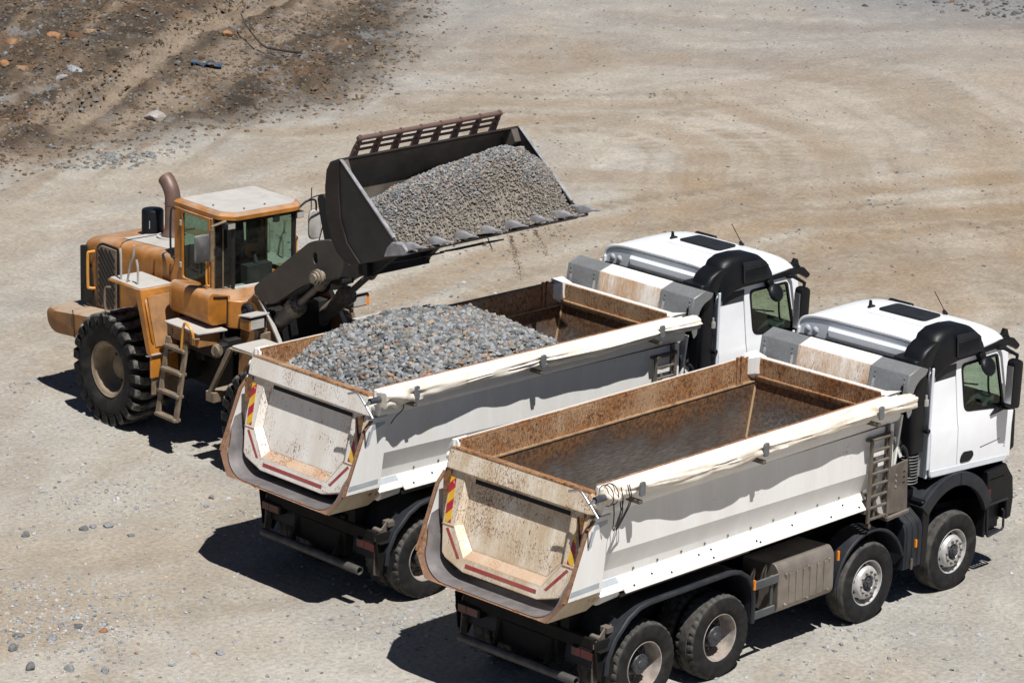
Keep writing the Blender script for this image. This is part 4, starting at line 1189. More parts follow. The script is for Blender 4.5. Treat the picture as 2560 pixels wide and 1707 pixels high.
    for s in (-1, 1):
        build('roof_edge_trim', prism(rpoly([(5.45,3.09),(6.95,3.09),(7.16,3.0),(7.20,3.05),(7.06,3.17),(6.8,3.185),(6.3,3.15),(5.45,3.15)], .02), 'y', s*1.06, s*1.118), M['black'], cab, .012)
    # hatch, aerials
    hx0, hx1 = 6.08, 6.49
    build('roof_hatch', prism(rpoly([(hx0,-.385),(hx1,-.365),(hx1,.365),(hx0,.385)], .07), 'z', 3.396, 3.428), M['matt'], cab, .012, 2)
    build('hatch_seal', prism(rpoly([(hx0-.02,-.405),(hx1+.02,-.385),(hx1+.02,.385),(hx0-.02,.405)], .08), 'z', 3.388, 3.402), M['white_grey'], cab, .004)
    build('roof_seam', merge(tube([(5.9,.42,3.402),(5.9,-.55,3.402)], .004, 4)), M['white_grey'], cab)
    build('aerial', merge(prism(rpoly([(6.06,3.39),(6.20,3.39),(6.19,3.42),(6.13,3.43),(6.115,3.50),(6.095,3.50),(6.09,3.43),(6.07,3.42)], .008), 'y', .50, .535)), M['black'], cab, .006)
    build('aerial', merge(tube([(6.70,-.26,3.36),(6.68,-.24,3.42)], [.04,.02], 8), tube([(6.69,-.25,3.41),(6.62,-.12,3.66)], .006, 5)), M['black'], cab)
    # raised air intake on the right rear shoulder
    secs = []
    for x, z0, z1, y0, y1 in ((5.33,2.95,3.30,-1.15,-.80),(5.36,2.98,3.41,-1.16,-.77),(5.44,3.02,3.50,-1.17,-.75),(5.58,3.08,3.545,-1.175,-.74),(5.80,3.11,3.55,-1.175,-.74),(6.02,3.11,3.53,-1.17,-.75),(6.20,3.11,3.47,-1.165,-.77),(6.32,3.11,3.38,-1.16,-.80),(6.38,3.12,3.27,-1.15,-.83)):
        pts = rpoly([(y0,z0),(y1,z0),(y1,z1),(y0+.05,z1)], [.03,.03,.10,.16], 5)
        secs.append([(x, y, z) for y, z in pts])
    it = build('air_intake', loft(secs), M['black'], tk, angle=40)
    build('intake_grille', merge(plate(rpoly([(5.74,3.16),(6.28,3.16),(6.22,3.38),(6.10,3.44),(5.74,3.46)], .04), [], lambda u, v, d: (u, -1.178+.35*max(0, v-3.38)-d, v), .008), *[box(5.78,6.25,-1.19,-1.178,3.20+.03*k,3.206+.03*k) for k in range(6)]), M['matt'], it, .003)
    secs = []
    for z, x0, x1 in ((3.12,5.06,5.36),(3.24,5.09,5.40),(3.33,5.16,5.46),(3.39,5.26,5.52),(3.42,5.36,5.56)):
        secs.append([(x, y, z) for x, y in rpoly([(x0,-1.13),(x1,-1.13),(x1,-.78),(x0,-.78)], .09, 4)])
    build('intake_elbow', loft(secs), M['black'], it, angle=40)
    build('cab_mount', merge(box(5.2,5.34,-.9,.9,1.35,1.6), cyl((5.27,-1.1,2.28),(5.27,-1.17,2.28),.035,10), tube([(5.25,-1.02,2.3),(5.25,-1.02,2.75)], .012, 6)), M['black'], cab, .01)
    build('exhaust_valve', merge(cyl((5.23,-1.12,2.62),(5.23,-1.12,2.70),.035,10), cyl((5.23,-1.12,2.70),(5.23,-1.12,2.76),.016,8)), M['rim'], cab)
# ---------------------------------------------------------------- wheel loader
YEL = (.37,.142,.019)
M['yel'] = m_plain('loader_yellow', YEL, .42, var=.28, scale=3, dust=.42, dustc=(.38,.33,.28), bump=.15, side=.03)
M['yel_clean'] = m_plain('loader_rail_yellow', (.60,.27,.04), .45, var=.1, dust=.2)
M['yel_dirty'] = m_plain('loader_yellow_dusty', (.28,.125,.034), .7, var=.3, scale=4, dust=.6, dustc=(.38,.325,.26), side=.12)
M['dusty'] = m_plain('dust_coated_steel', (.37,.35,.32), .95, var=.14, scale=5, dust=.5, dustc=(.44,.42,.39), bump=.5)
M['tan'] = m_plain('dusty_tan_steel', (.165,.12,.078), .8, var=.3, scale=6, dust=.42, dustc=(.33,.28,.22), bump=.2)
M['boom'] = m_plain('boom_grey_brown', (.048,.040,.032), .6, var=.2, scale=3, dust=.22, dustc=(.2,.18,.15))
M['ram'] = m_plain('ram_grey', (.15,.125,.105), .5, var=.2, scale=6, dust=.35, dustc=(.34,.29,.23))
M['pin'] = m_plain('greased_pin', (.19,.155,.115), .6, var=.4, scale=18, dust=.35, dustc=(.42,.36,.27))
M['lblack'] = m_plain('loader_black', (.006,.0058,.0058), .7, var=.4, scale=5, dust=.15, dustc=(.12,.10,.08))
M['exh'] = m_plain('exhaust_brown', (.155,.095,.075), .5, var=.16, scale=5, metal=.2, bump=.05)
M['ltyre'] = m_tyre('loader_tyre', .800, .30)
M['lrim'] = m_plain('loader_rim', (.22,.165,.105), .8, var=.25, scale=6, dust=.7, dustc=(.25,.20,.15))
M['bucket'] = m_plain('bucket_steel', (.028,.021,.019), .55, metal=.35, var=.3, scale=3, dust=.18, dustc=(.16,.13,.11))
M['bucket_side'] = m_plain('bucket_side_steel', (.022,.019,.020), .5, metal=.2, var=.35, scale=2.2, dust=.1)
M['bucket_in'] = m_plain('bucket_inside', (.115,.096,.080), .6, metal=.1, var=.25, scale=3.5, bump=.2)
M['tooth'] = m_plain('worn_tooth', (.27,.265,.275), .5, metal=.1, var=.25, scale=10)
M['guard'] = m_rustpaint('guard_rust', (.115,.07,.06), .5, .2, .2, 4, .6, .5, (.16,.09,.07), hi=(.26,.17,.14))

def loader_tyre():
    Rr, hw = .843, .325
    half = [(.395,.20),(.42,.262),(.50,.305),(.62,.325),(.70,.318),(.745,.285),(.768,.22),(.775,.0)]
    prof = half + [(r, -h) for r, h in half[-2::-1]]
    gs = [lathe(prof, 'y', n=60)]
    N = 23
    for side in (-1, 1):
        for k in range(N):
            a0 = 2*PI*(k+(.5 if side > 0 else 0))/N
            da = 2*PI/N*.31
            secs = []
            for t, (y, r_top, r_bot) in enumerate(((.332,.700,.66),(.338,.790,.68),(.312,.838,.72),(.20,.845,.76),(.08,.846,.76),(-.05,.842,.76))):
                sk = .055*math.sin(max(0, (.312-y))/.36*PI*.9) + .02
                w = da*(1.0 if y > .1 else .92)
                a = a0 + side*sk*1.3
                pts = []
                for ang, rr in ((a-w, r_bot), (a-w*.86, r_top), (a+w*.86, r_top), (a+w, r_bot)):
                    pts.append((rr*math.cos(ang), side*y, rr*math.sin(ang)))
                secs.append(pts)
            gs.append(loft(secs))
    return merge(*gs)

def loader_wheel_proto():
    prof = [(.40,.2),(.405,-.215),(.425,-.245),(.418,-.262),(.385,-.258),(.355,-.235),(.335,-.20),(.325,-.12),(.315,-.02),(.285,.02),(.20,.03),(.175,-.02),(.17,-.06),(.12,-.09),(.0,-.09)]
    w = build('wheel', lathe(prof, 'y', n=44), M['lrim'], None, angle=35)
    build('tyre', loader_tyre(), M['ltyre'], w, .008, angle=35)
    build('rim_ring', lathe([(.418,-.25),(.43,-.268),(.415,-.28),(.40,-.27),(.39,-.262)], 'y', n=44), M['tan'], w, angle=50)
    build('wheel_nuts', merge(*[cyl((.24*math.cos(a), .03, .24*math.sin(a)), (.24*math.cos(a), -.01, .24*math.sin(a)), .022, 6) for a in [2*PI*k/16 for k in range(16)]]), M['tan'], w)
    return w

ld = empty('wheel_loader', (LR[0], LR[1], 0), LR[2], 'orange wheel loader raising its gravel-filled bucket over the loaded truck', 'wheel loader')
# front half hangs on the articulation joint: bring its points into the loader's frame
_dF = Matrix.Translation((0,0,0))
_A = Matrix.Translation((LR[0], LR[1], 0)) @ Matrix.Rotation(LR[2], 4, 'Z')
_B = Matrix.Translation((LF[0], LF[1], 0)) @ Matrix.Rotation(LF[2], 4, 'Z')
FM = _A.inverted() @ _B
FM_LOC = FM.to_translation(); FM_ROT = FM.to_euler()

def bf(name, g, mat, parent=None, *a, **k):
    """a front-half part, built in front-half coordinates"""
    o = build(name, g, mat, parent if parent is not None else ld, *a, **k)
    if parent is None:
        o.location = FM_LOC; o.rotation_euler = FM_ROT
    return o

LW = None
for (x, y, front) in ((0,-1.09,0),(0,1.09,0),(3.55,-1.09,1),(3.55,1.09,1)):
    if LW is None: LW = w = loader_wheel_proto(); w.parent = ld
    else:
        w = LW.copy(); COL.objects.link(w); w.parent = ld
        for c_ in list(LW.children):
            c2 = c_.copy(); COL.objects.link(c2); c2.parent = w
    rz = 0 if y < 0 else PI
    p = Vector((x, y, .826))
    if front: p = FM @ p; rz += FM_ROT.z
    w.location = p
    w.rotation_euler = (0, random.uniform(0, 6), rz)

# ---- rear frame, counterweight, hood
build('rear_frame', merge(box(-1.7,1.9,-.5,.5,.75,1.45), box(-.28,.28,-.85,.85,.62,1.05), cyl((0,-.9,.826),(0,.9,.826),.2,14), box(.5,1.5,-.72,.72,1.2,1.9), box(1.5,2.1,-.35,.35,.7,1.7), box(.6,1.3,-.95,-.6,.9,1.5), box(.9,2.1,-.8,.75,1.5,1.95)), M['lblack'], ld, .02)
cwp = rpoly([(-2.02,1.02),(-1.85,.92),(-.55,1.05),(-.40,1.20),(-.48,1.48),(-1.15,1.40),(-1.95,1.30),(-2.05,1.22)], [.1,.12,.05,.05,.1,.1,.1,.06])
cws = []
for y, sx, dx in ((-1.16,.86,.12),(-1.10,.98,.02),(-.95,1.0,0),(0,1.03,-.04),(.95,1.0,0),(1.10,.98,.02),(1.16,.86,.12)):
    cws.append([(-1.2+(x+1.2)*sx+dx, y, 1.2+(z-1.2)*sx) for x, z in cwp])
cw = build('counterweight', loft(cws), M['yel_dirty'], ld, angle=40)
cw['label'] = 'dust covered rounded counterweight at the rear'
build('weight_seam', merge(tube([(-1.20,-1.172,1.42),(-1.16,-1.178,1.30),(-1.16,-1.17,1.0)], .008, 5)), M['lblack'], cw)
hood_secs = []
for x, zt, w, zb in ((-1.56,2.30,.66,1.42),(-1.52,2.38,.72,1.40),(-1.44,2.42,.745,1.38),(-1.1,2.47,.755,1.36),(-.6,2.535,.76,1.36),(0,2.575,.76,1.36),(.5,2.615,.76,1.36),(.92,2.64,.75,1.36)):
    hood_secs.append([(x, y, z) for y, z in rpoly([(-w,zb),(w,zb),(w,zt),(-w,zt)], [0,0,.16,.16], 6)])
hood = build('engine_hood', loft(hood_secs), M['yel'], ld, angle=35)
build('rear_screen', prism(rpoly([(-.64,1.44),(.64,1.44),(.68,2.30),(-.68,2.30)], .08), 'x', -1.62, -1.54), M['lblack'], hood, .02)
build('rear_side_trim', prism([(-1.60,1.42),(-1.20,1.40),(-1.28,1.9),(-1.42,2.30),(-1.60,2.27)], 'y', -.768, -.70), M['lblack'], hood, .01)
build('hood_seam', merge(tube([(-.56,-.768,1.40),(-.56,-.768,2.42),(-.56,-.70,2.52),(-.56,-.6,2.55),(-.56,.6,2.55)], .008, 5), tube([(.34,-.768,1.4),(.34,-.768,2.47)], .006, 5), tube([(.74,-.766,1.4),(.74,-.766,2.47),(.74,-.6,2.64)], .007, 5)), M['lblack'], hood)
build('hood_dust_plate', prism([(-.75,2.532),(-.70,2.5365),(.90,2.652),(.90,2.645),(-.70,2.52)], 'y', -.56, .30), M['dusty'], hood)
vp = build('vent_panel', prism(rpoly([(-1.12,1.44),(-.62,1.44),(-.62,2.40),(-1.02,2.40),(-1.12,2.32)], [.02,.02,.02,.1,.05]), 'y', -.782, -.762), M['tan'], ld, .008)
build('vent_seal', prism(rpoly([(-1.15,1.42),(-.59,1.42),(-.59,2.44),(-1.03,2.44),(-1.15,2.34)], [.02,.02,.02,.12,.06]), 'y', -.772, -.758), M['lblack'], vp)
def slot_geo(x, z, L):
    d = Vector((.70, 0, -.71)); n_ = Vector((.71, 0, .70))
    ring = []
    for sg in (1, -1):
        for k in range(7):
            a = -PI/2+PI*k/6
            ring.append(Vector((x, 0, z)) + d*(sg*(L/2+.026*math.cos(a))) + n_*(sg*.026*math.sin(a)))
    return loft([[Vector((p.x, -.786, p.z)) for p in ring], [Vector((p.x, -.775, p.z)) for p in ring]])
xa, xb, za, zb = -1.085, -.655, 1.48, 2.36
k = 0
c_lo, c_hi = xa+za, xb+zb
c = c_lo+.08
while c < c_hi-.04:
    # slot line: x + z = c ... running down to the right: x - xa = (c' - z)
    pts = []
    x_s = max(xa, c-zb); x_e = min(xb, c-za)
    Ls = (x_e-x_s)*1.41-.05
    if Ls > .04: build('vent_slot', slot_geo((x_s+x_e)/2, c-(x_s+x_e)/2, Ls), M['lblack'], vp)
    c += .108
build('hood_handle', tube(smoothpath([(-1.20,-.765,2.26),(-1.235,-.84,2.25),(-1.25,-.86,2.20),(-1.25,-.86,1.75),(-1.235,-.84,1.70),(-1.20,-.765,1.69)], 4), .022, 8), M['yel_clean'], ld)
build('exhaust_stack', merge(lathe([(.20,2.50),(.19,2.56),(.145,2.63),(.118,2.72),(.118,3.06),(.124,3.065),(.124,3.08)], 'z', (-.28,0,0), 20), tube(smoothpath([(-.28,0,3.07),(-.285,0,3.18),(-.33,0,3.29),(-.41,0,3.38),(-.47,0,3.42)], 5), [.122]*11+[.118,.116,.112,.108,.105,.102][:10] if False else .118, 18, caps=False)), M['exh'], ld, angle=45)
build('exhaust_mouth', merge(lathe([(.108,-.03),(.0,-.03)], 'z', (-.46,0,3.40), 12)), M['lblack'], ld)
build('exhaust_flange', lathe([(.0,2.555),(.24,2.555),(.24,2.575),(.20,2.58)], 'z', (-.28,0,.015), 24), M['dusty'], ld)
pc = build('pre_cleaner', lathe([(.0,2.50),(.16,2.50),(.17,2.52),(.165,2.54),(.165,2.86),(.15,2.885),(.08,2.895),(.0,2.895)], 'z', (-.80,.0,0), 24), M['black'], ld, angle=40)
build('warning_label', box(-.700,-.693,-.135,-.02,2.62,2.74), M['greytape'], pc)
# ---- rear mudguards with platform, rails
for s in (-1, 1):
    fd = build('rear_mudguard', merge(prism([(.08,2.20),(.12,2.245),(.93,2.245),(1.20,1.36),(1.20,.98),(1.155,.98),(1.155,1.35),(.88,2.20)], 'y', s*.82, s*1.42), prism([(.10,2.22),(.88,2.22),(1.18,1.40),(1.0,1.45),(.62,1.78),(.10,1.86)], 'y', s*.82, s*.87)), M['yel'], ld, .015)
    for y0, y1 in ((1.40,1.43),(.82,.845)):
        build('mudguard_cheek', prism([(.80,2.235),(.94,2.25),(1.21,1.36),(1.21,1.32),(1.10,1.34)], 'y', s*y0, s*y1), M['yel'], fd, .006)
    build('mudguard_step', prism([(1.06,1.30),(1.235,1.36),(1.235,1.33),(1.10,1.28)], 'y', s*.82, s*1.43), M['dusty'], fd, .008)
    build('mudguard_panel', prism([(.975,2.14),(1.185,1.44),(1.195,1.443),(.985,2.143)], 'y', s*.91, s*1.33), M['yel_dirty'], fd, .003)
    build('mudguard_rail', tube([(.985,s*1.36,2.10),(1.02,s*1.38,2.06),(1.17,s*1.38,1.56),(1.165,s*1.36,1.50)], .014, 6), M['yel'], fd)
    build('lower_mudflap', box(1.13,1.17,s*.86,s*1.38,.72,1.36), M['tan'], fd, .01)
    build('platform_dust', prism(rpoly([(.12,s*.84),(.90,s*.84),(.90,s*1.40),(.12,s*1.40)], .04), 'z', 2.246, 2.256), M['dusty'], fd, .004)
    build('grab_bar', tube(smoothpath([(.50,s*1.35,2.24),(.58,s*1.35,2.52),(.66,s*1.35,2.66),(.68,s*1.35,2.84)], 4), .018, 6), M['dusty'], fd)
    build('grab_bar', tube(smoothpath([(.70,s*1.30,2.25),(.70,s*1.30,2.5),(.68,s*1.31,2.62)], 4), .018, 6), M['dusty'], fd)
    build('grab_bar', tube(smoothpath([(.32,s*1.33,2.25),(.33,s*1.34,2.60),(.31,s*1.34,2.72)], 4), .018, 6), M['dusty'], fd)
    build('grab_bar', tube(smoothpath([(.18,s*1.42,2.12),(.10,s*1.46,2.08),(.10,s*1.46,1.78),(.16,s*1.42,1.74)], 4), .018, 6), M['tan'], fd)
# ---- cab
hwc = .72
def lcab(): pass
roofp = [(.76,-.74),(1.86,-.74),(2.06,-.56),(2.06,.56),(1.86,.74),(.76,.74)]
rs = []
for z, o in ((3.36,-.05),(3.375,0),(3.43,0),(3.46,-.04),(3.475,-.12)):
    rs.append([(1.4+(x-1.4)*(1+o*1.1), y*(1+o), z + (.0 if z < 3.44 else 0)) for x, y in rpoly(roofp, .07, 3)])
lc = build('operator_cab', loft(rs), M['yel'], ld, angle=30)
build('roof_dust', prism(rpoly([(.84,-.655),(1.84,-.655),(1.99,-.5),(1.99,.5),(1.84,.655),(.84,.655)], .06), 'z', 3.468, 3.479), M['dusty'], lc)
def pillar(p0, p1, w): return tube([p0, p1], w, 4)
P_ = []
for s in (-1, 1):
    build('cab_pillar', box(.82,1.00,s*.72-.03,s*.72+.03,2.28,3.37), M['yel'], lc, .01)
    build('cab_pillar', box(1.70,1.755,s*.72-.03,s*.72+.03,2.28,3.37), M['yel_dirty'], lc, .01)
    build('cab_pillar', tube([(1.965,s*.535,2.34),(1.965,s*.535,3.37)], .032, 6), M['lblack'], lc)
    dr = build('cab_door', plate([(1.005,2.30),(1.70,2.30),(1.70,3.365),(1.005,3.365)], [rpoly([(1.045,2.36),(1.655,2.36),(1.655,3.325),(1.045,3.325)], .04)], lambda u, v, d: (u, s*(.762-d), v), .04), M['yel'], ld, .005)
    build('door_glass', box(1.04,1.66,s*.735-.003,s*.735+.003,2.355,3.33), M['ldr_glass'], dr)
    build('door_hinge', merge(box(.985,1.025,s*.765-.012,s*.765+.012,3.12,3.2), box(.985,1.025,s*.765-.012,s*.765+.012,2.5,2.58)), M['dusty'], dr, .004)
    build('door_handle', tube(smoothpath([(1.72,s*.76,2.9),(1.71,s*.80,2.86),(1.69,s*.80,2.78),(1.69,s*.80,2.42),(1.72,s*.77,2.38)], 4), .014, 6), M['yel_clean'], dr)
    build('rear_grab', tube(smoothpath([(.86,s*.76,3.34),(.84,s*.82,3.30),(.84,s*.82,2.68),(.88,s*.77,2.62)], 4), .016, 6), M['lblack'], dr)
    build('corner_glass', ([(1.755,s*.715,2.32),(1.965,s*.545,2.36),(1.965,s*.545,3.36),(1.755,s*.715,3.36)], [(0,1,2,3)]), M['ldr_glass'], lc)
    build('corner_post', merge(tube([(1.76,s*.72,2.31),(1.965,s*.54,2.35)], .03, 6), tube([(1.86,s*.635,2.35),(1.86,s*.635,3.36)], .012, 6)), M['tan'], lc)
build('windscreen', ([(1.98,-.53,2.38),(1.98,.53,2.38),(1.98,.53,3.36),(1.98,-.53,3.36)], [(0,1,2,3)]), M['ldr_glass'], lc)
build('windscreen_sill', merge(tube([(1.985,-.53,2.36),(1.985,.53,2.36)], .03, 8), prism([(1.76,2.20),(2.10,2.18),(2.02,2.345),(1.76,2.345)], 'y', -.56, .56)), M['dusty'], lc)
build('rear_glass', box(.835,.842,-.68,.68,2.62,3.34), M['ldr_glass'], lc)
build('cab_rear_panel', merge(box(.80,.85,-.70,.70,2.25,2.62)), M['yel_dirty'], lc, .01)
build('cab_floor', box(.82,1.98,-.70,.70,2.10,2.22), M['lblack'], lc)
build('operator_seat', merge(box(1.12,1.55,-.26,.26,2.42,2.56), prism(rpoly([(1.06,2.5),(1.2,2.5),(1.14,3.12),(1.02,3.12)], .05), 'y', -.25, .25), box(1.2,1.5,-.2,.2,2.2,2.45)), M['seat'], lc, .04, 2)
build('control_console', merge(box(1.72,1.88,-.22,.22,2.22,2.62), box(1.1,1.6,-.46,-.34,2.5,2.66), tube([(1.80,0,2.62),(1.72,0,2.78)], .03, 8), tube([Vector((1.70,0,2.80))+Vector((.07*math.cos(a),.19*math.sin(a),.17*math.cos(a))) for a in np.linspace(0, 2*PI, 21)], .016, 6)), M['dash'], lc, angle=50)
build('inner_pillar', merge(box(.86,.94,.18,.30,2.62,3.36), box(.86,.90,.5,.7,2.6,3.36)), M['tan'], lc)
build('ceiling_liner', box(.84,1.95,-.64,.64,3.30,3.355), M['lblack'], lc)
for y in (-.62, .60):
    wl_ = build('work_lamp', merge(box(1.90,2.04,y-.075,y+.075,3.25,3.345)), M['lblack'], ld, .012)
    build('lamp_glass', box(2.041,2.048,y-.06,y+.06,3.262,3.333), M['dusty'], wl_)
build('inner_lamp', box(1.90,1.96,.20,.30,3.22,3.32), M['dusty'], lc, .012)
build('roof_light_hooks', merge(*[box(x-.01,x+.01,y-.01,y+.01,3.478,3.50) for x, y in ((1.9,-.3),(1.85,.1),(1.5,-.55))]), M['tan'], lc)
# cab skirt: rounded side tank and front panels
sk = rpoly([(-.72,2.34),(-1.06,2.42),(-1.12,2.34),(-1.12,2.02),(-1.04,1.93),(-.72,1.93)], [0,.10,.10,.09,.08,0], 5)
tkn = build('side_tank', prism(sk, 'x', 1.22, 2.17), M['yel'], ld, .03, 2)
build('tank_strap', merge(prism([(y*1.006, z*1.0+.003) for y, z in sk], 'x', 1.235, 1.27)), M['yel_dirty'], tkn, .004)
build('cab_skirt', merge(prism([(1.75,-.775),(2.19,-.775),(2.34,-.66),(2.30,.66),(2.15,.76),(1.75,.76)], 'z', 1.86, 2.28)), M['yel'], ld, .02)
build('skirt_nose', loft([[(1.76,-.755,2.28),(2.17,-.755,2.28),(2.32,-.64,2.28),(2.28,.64,2.28),(1.76,.74,2.28)],[(1.76,-.72,2.33),(1.98,-.60,2.36),(2.02,-.50,2.36),(2.02,.50,2.36),(1.76,.70,2.33)]]), M['yel'], ld, .01)
build('skirt_seam', merge(tube([(2.18,-1.03,2.36),(2.18,-.79,2.33),(2.175,-.79,1.9)], .012, 5)), M['lblack'], tkn)
build('warning_decal', plate([(1.80,2.262),(2.10,2.262),(2.10,2.235),(1.80,2.235)], [], lambda u, v, d: (u, -.778-d, v), .002), M['yel_clean'], tkn)
# steps on the right (and left)
for s in (-1, 1):
    bx = build('step_box', merge(box(1.42,2.20,s*.92,s*1.30,1.66,1.86)), M['yel_dirty'], ld, .012)
    build('step_deck', prism(rpoly([(1.38,s*.86),(2.30,s*.86),(2.24,s*1.34),(1.40,s*1.34)], .03), 'z', 1.865, 1.89), M['dusty'], bx, .006)
    build('box_latch', merge(*[box(x-.02,x+.02,s*1.30-.012,s*1.30+.012,1.72,1.80) for x in (1.55,1.95)], tube([(2.10,s*1.32,1.80),(2.14,s*1.36,1.80),(2.20,s*1.36,1.80),(2.22,s*1.30,1.80)], .014, 6)), M['tan'], bx)
    lad = build('boarding_ladder', merge(*[prism([(x0-.02,1.68),(x0+.08,1.68),(x0+.075,.52),(x0-.03,.52)], 'y', s*1.30, s*1.335) for x0 in (1.46,1.90)]), M['tan'], ld, .006)
    Mx = Matrix.Translation((0, s*1.32, 1.68)) @ Matrix.Rotation(-s*R(-9), 4, 'X') @ Matrix.Translation((0, -s*1.32, -1.68))
    lad.data.transform(Mx)
    for z in (1.55, 1.22, .90, .56):
        yy = 1.32+(1.68-z)*math.tan(R(9))
        build('tread', merge(box(1.47,1.96,s*yy-.06,s*yy+.06,z-.02,z+.02), *[box(1.50+.04*k,1.515+.04*k,s*yy-.065,s*yy+.065,z+.02,z+.032) for k in range(11)]), M['tan'], lad, .003)
    build('step_rail', tube(smoothpath([(1.86,s*1.36,1.56),(1.90,s*1.36,1.85),(1.95,s*1.36,1.98),(2.06,s*1.36,1.95),(2.13,s*1.35,1.86),(2.13,s*1.34,1.70)], 4), .020, 8), M['yel_clean'], lad)
build('step_bracket', merge(box(1.3,2.2,-1.0,-.6,1.45,1.66), box(2.28,2.40,-.95,-.7,1.62,1.76), cyl((2.42,-1.05,1.62),(2.42,-1.05,1.74),.09,14)), M['lblack'], ld, .01)
build('filter_cup', merge(cyl((2.40,-1.12,1.66),(2.46,-1.17,1.66),.085,16), lathe([(.085,0),(.07,-.03),(.03,-.035),(.0,-.035)], 'y', (2.46,-1.17,1.66), 16)), M['tan'], ld, angle=40)
# mirrors
mr = build('mirror', loft([[(1.98+.02*k, -1.10+q*.135, 3.04+z_*.20) for q, z_ in rpoly([(-1,-1),(1,-1),(1,1),(-1,1)], .3, 4)] for k in range(3)]), m_plain('mirror_grey', (.10,.10,.10), .5, dust=.35), ld, .015, angle=45)
build('mirror_bracket', merge(tube([(1.95,-.66,3.36),(2.02,-.95,3.34),(2.04,-.95,2.85)], .022, 6), box(2.02,2.05,-.99,-.93,2.84,3.30)), M['tan'], mr)
mr = build('mirror', loft([[(1.72+.03*k, 1.08+q*.11, 3.03+z_*.22) for q, z_ in rpoly([(-1,-1),(1,-1),(1,1),(-1,1)], .6, 5)] for k in range(3)]), M['dusty'], ld, .015, angle=45)
build('mirror_bracket', merge(tube(smoothpath([(1.9,.68,3.36),(1.85,.85,3.42),(1.80,1.05,3.40),(1.76,1.10,3.20)], 4), .016, 6), tube(smoothpath([(1.9,.70,3.38),(1.95,.9,3.5),(1.9,1.2,3.46),(1.8,1.22,3.1),(1.8,1.1,2.7)], 5), .010, 5), tube([(1.9,.9,3.3),(1.88,.92,3.62)], .008, 5)), M['lblack'], mr)

# ---- front half
ff = bf('front_frame', merge(prism([(2.36,2.30),(2.50,2.42),(2.60,2.40),(2.82,2.15),(3.04,1.86),(3.30,1.40),(3.40,.80),(2.5,.70),(2.15,.95),(2.20,1.80)], 'y', -.64, -.60)), M['yel_dirty'], None, .008)
build('frame_plate', prism([(2.36,2.30),(2.50,2.42),(2.60,2.40),(2.82,2.15),(3.04,1.86),(3.30,1.40),(3.40,.80),(2.5,.70),(2.15,.95),(2.20,1.80)], 'y', .60, .64), M['yel_dirty'], ff, .008)
build('frame_core', merge(box(2.1,3.4,-.55,.55,.72,1.30), box(2.0,2.4,-.3,.3,.6,1.7), cyl((3.55,-.9,.826),(3.55,.9,.826),.2,14), box(3.25,3.85,-.85,.85,.62,1.05), box(2.35,2.75,-.6,.6,1.3,2.2), tube(smoothpath([(2.3,.2,2.0),(2.6,.3,2.5),(3.0,.25,2.6),(3.5,.2,2.9)], 5), .03, 6), tube(smoothpath([(2.3,-.2,2.0),(2.7,-.25,2.5),(3.1,-.3,2.6),(3.6,-.25,2.95)], 5), .03, 6), tube(smoothpath([(2.3,-.05,2.0),(2.7,-.1,2.55),(3.1,0,2.75),(3.7,-.1,3.1)], 5), .03, 6)), M['lblack'], ff, .01)
for s in (1, -1):
    build('frame_edge', loft([[(x-.012,s*.595,z),(x+.014,s*.595,z+.008),(x+.014,s*.66,z+.008),(x-.012,s*.66,z)] for x, z in ((2.50,2.425),(2.60,2.405),(2.82,2.155),(3.04,1.865),(3.30,1.405),(3.40,.80))]), M['dusty'], ff)
build('horn', merge(lathe([(.0,.02),(.10,.02),(.115,.0),(.11,-.05),(.08,-.07),(.06,-.05),(.02,-.08),(.0,-.085)], 'y', (2.46,-.70,2.18), 18)), M['lblack'], ff, angle=40)
for s in (-1, 1):
    hl = bf('headlight', merge(box(2.80,2.98,s*.96-.16,s*.96+.16,2.06,2.24)), M['lblack'], None, .01)
    build('lamp_hood', prism([(2.74,2.25),(3.02,2.29),(3.02,2.265),(2.74,2.235)], 'y', s*.96-.175, s*.96+.175), M['dusty'], hl, .004)
    build('lamp_glass', box(2.985,2.995,s*.96-.145,s*.96+.10,2.08,2.225), M['dusty'], hl, .004)
    build('turn_lamp', box(2.78,2.985,s*(.96+.13)-.03,s*(.96+.13)+.03,2.06,2.22), M['orange'] if s > 0 else M['yel'], hl, .004)
    build('lamp_arm', merge(box(2.72,2.80,s*.62,s*.98,2.0,2.08), box(2.82,2.90,s*.72,s*.90,1.86,2.02), box(2.92,2.95,s*.70,s*.88,1.70,1.98)), M['tan'], hl, .006)
    fm = bf('front_mudguard', merge(prism([(2.92,1.84),(3.72,1.86),(3.72,1.89),(2.90,1.87)], 'y', s*.80, s*1.43), prism([(2.86,1.84),(2.92,1.87),(2.95,1.84),(2.50,1.10),(2.44,1.12)], 'y', s*1.36, s*1.43), prism([(2.86,1.84),(2.92,1.87),(2.95,1.84),(2.50,1.10),(2.44,1.12)], 'y', s*.80, s*.85), box(2.40,2.58,s*.95,s*1.43,.98,1.13)), M['tan'], None, .008)
    build('mudguard_dust', prism(rpoly([(2.94,s*.82),(3.70,s*.82),(3.70,s*1.41),(2.94,s*1.41)], .04), 'z', 1.885, 1.90), M['dusty'], fm, .004)
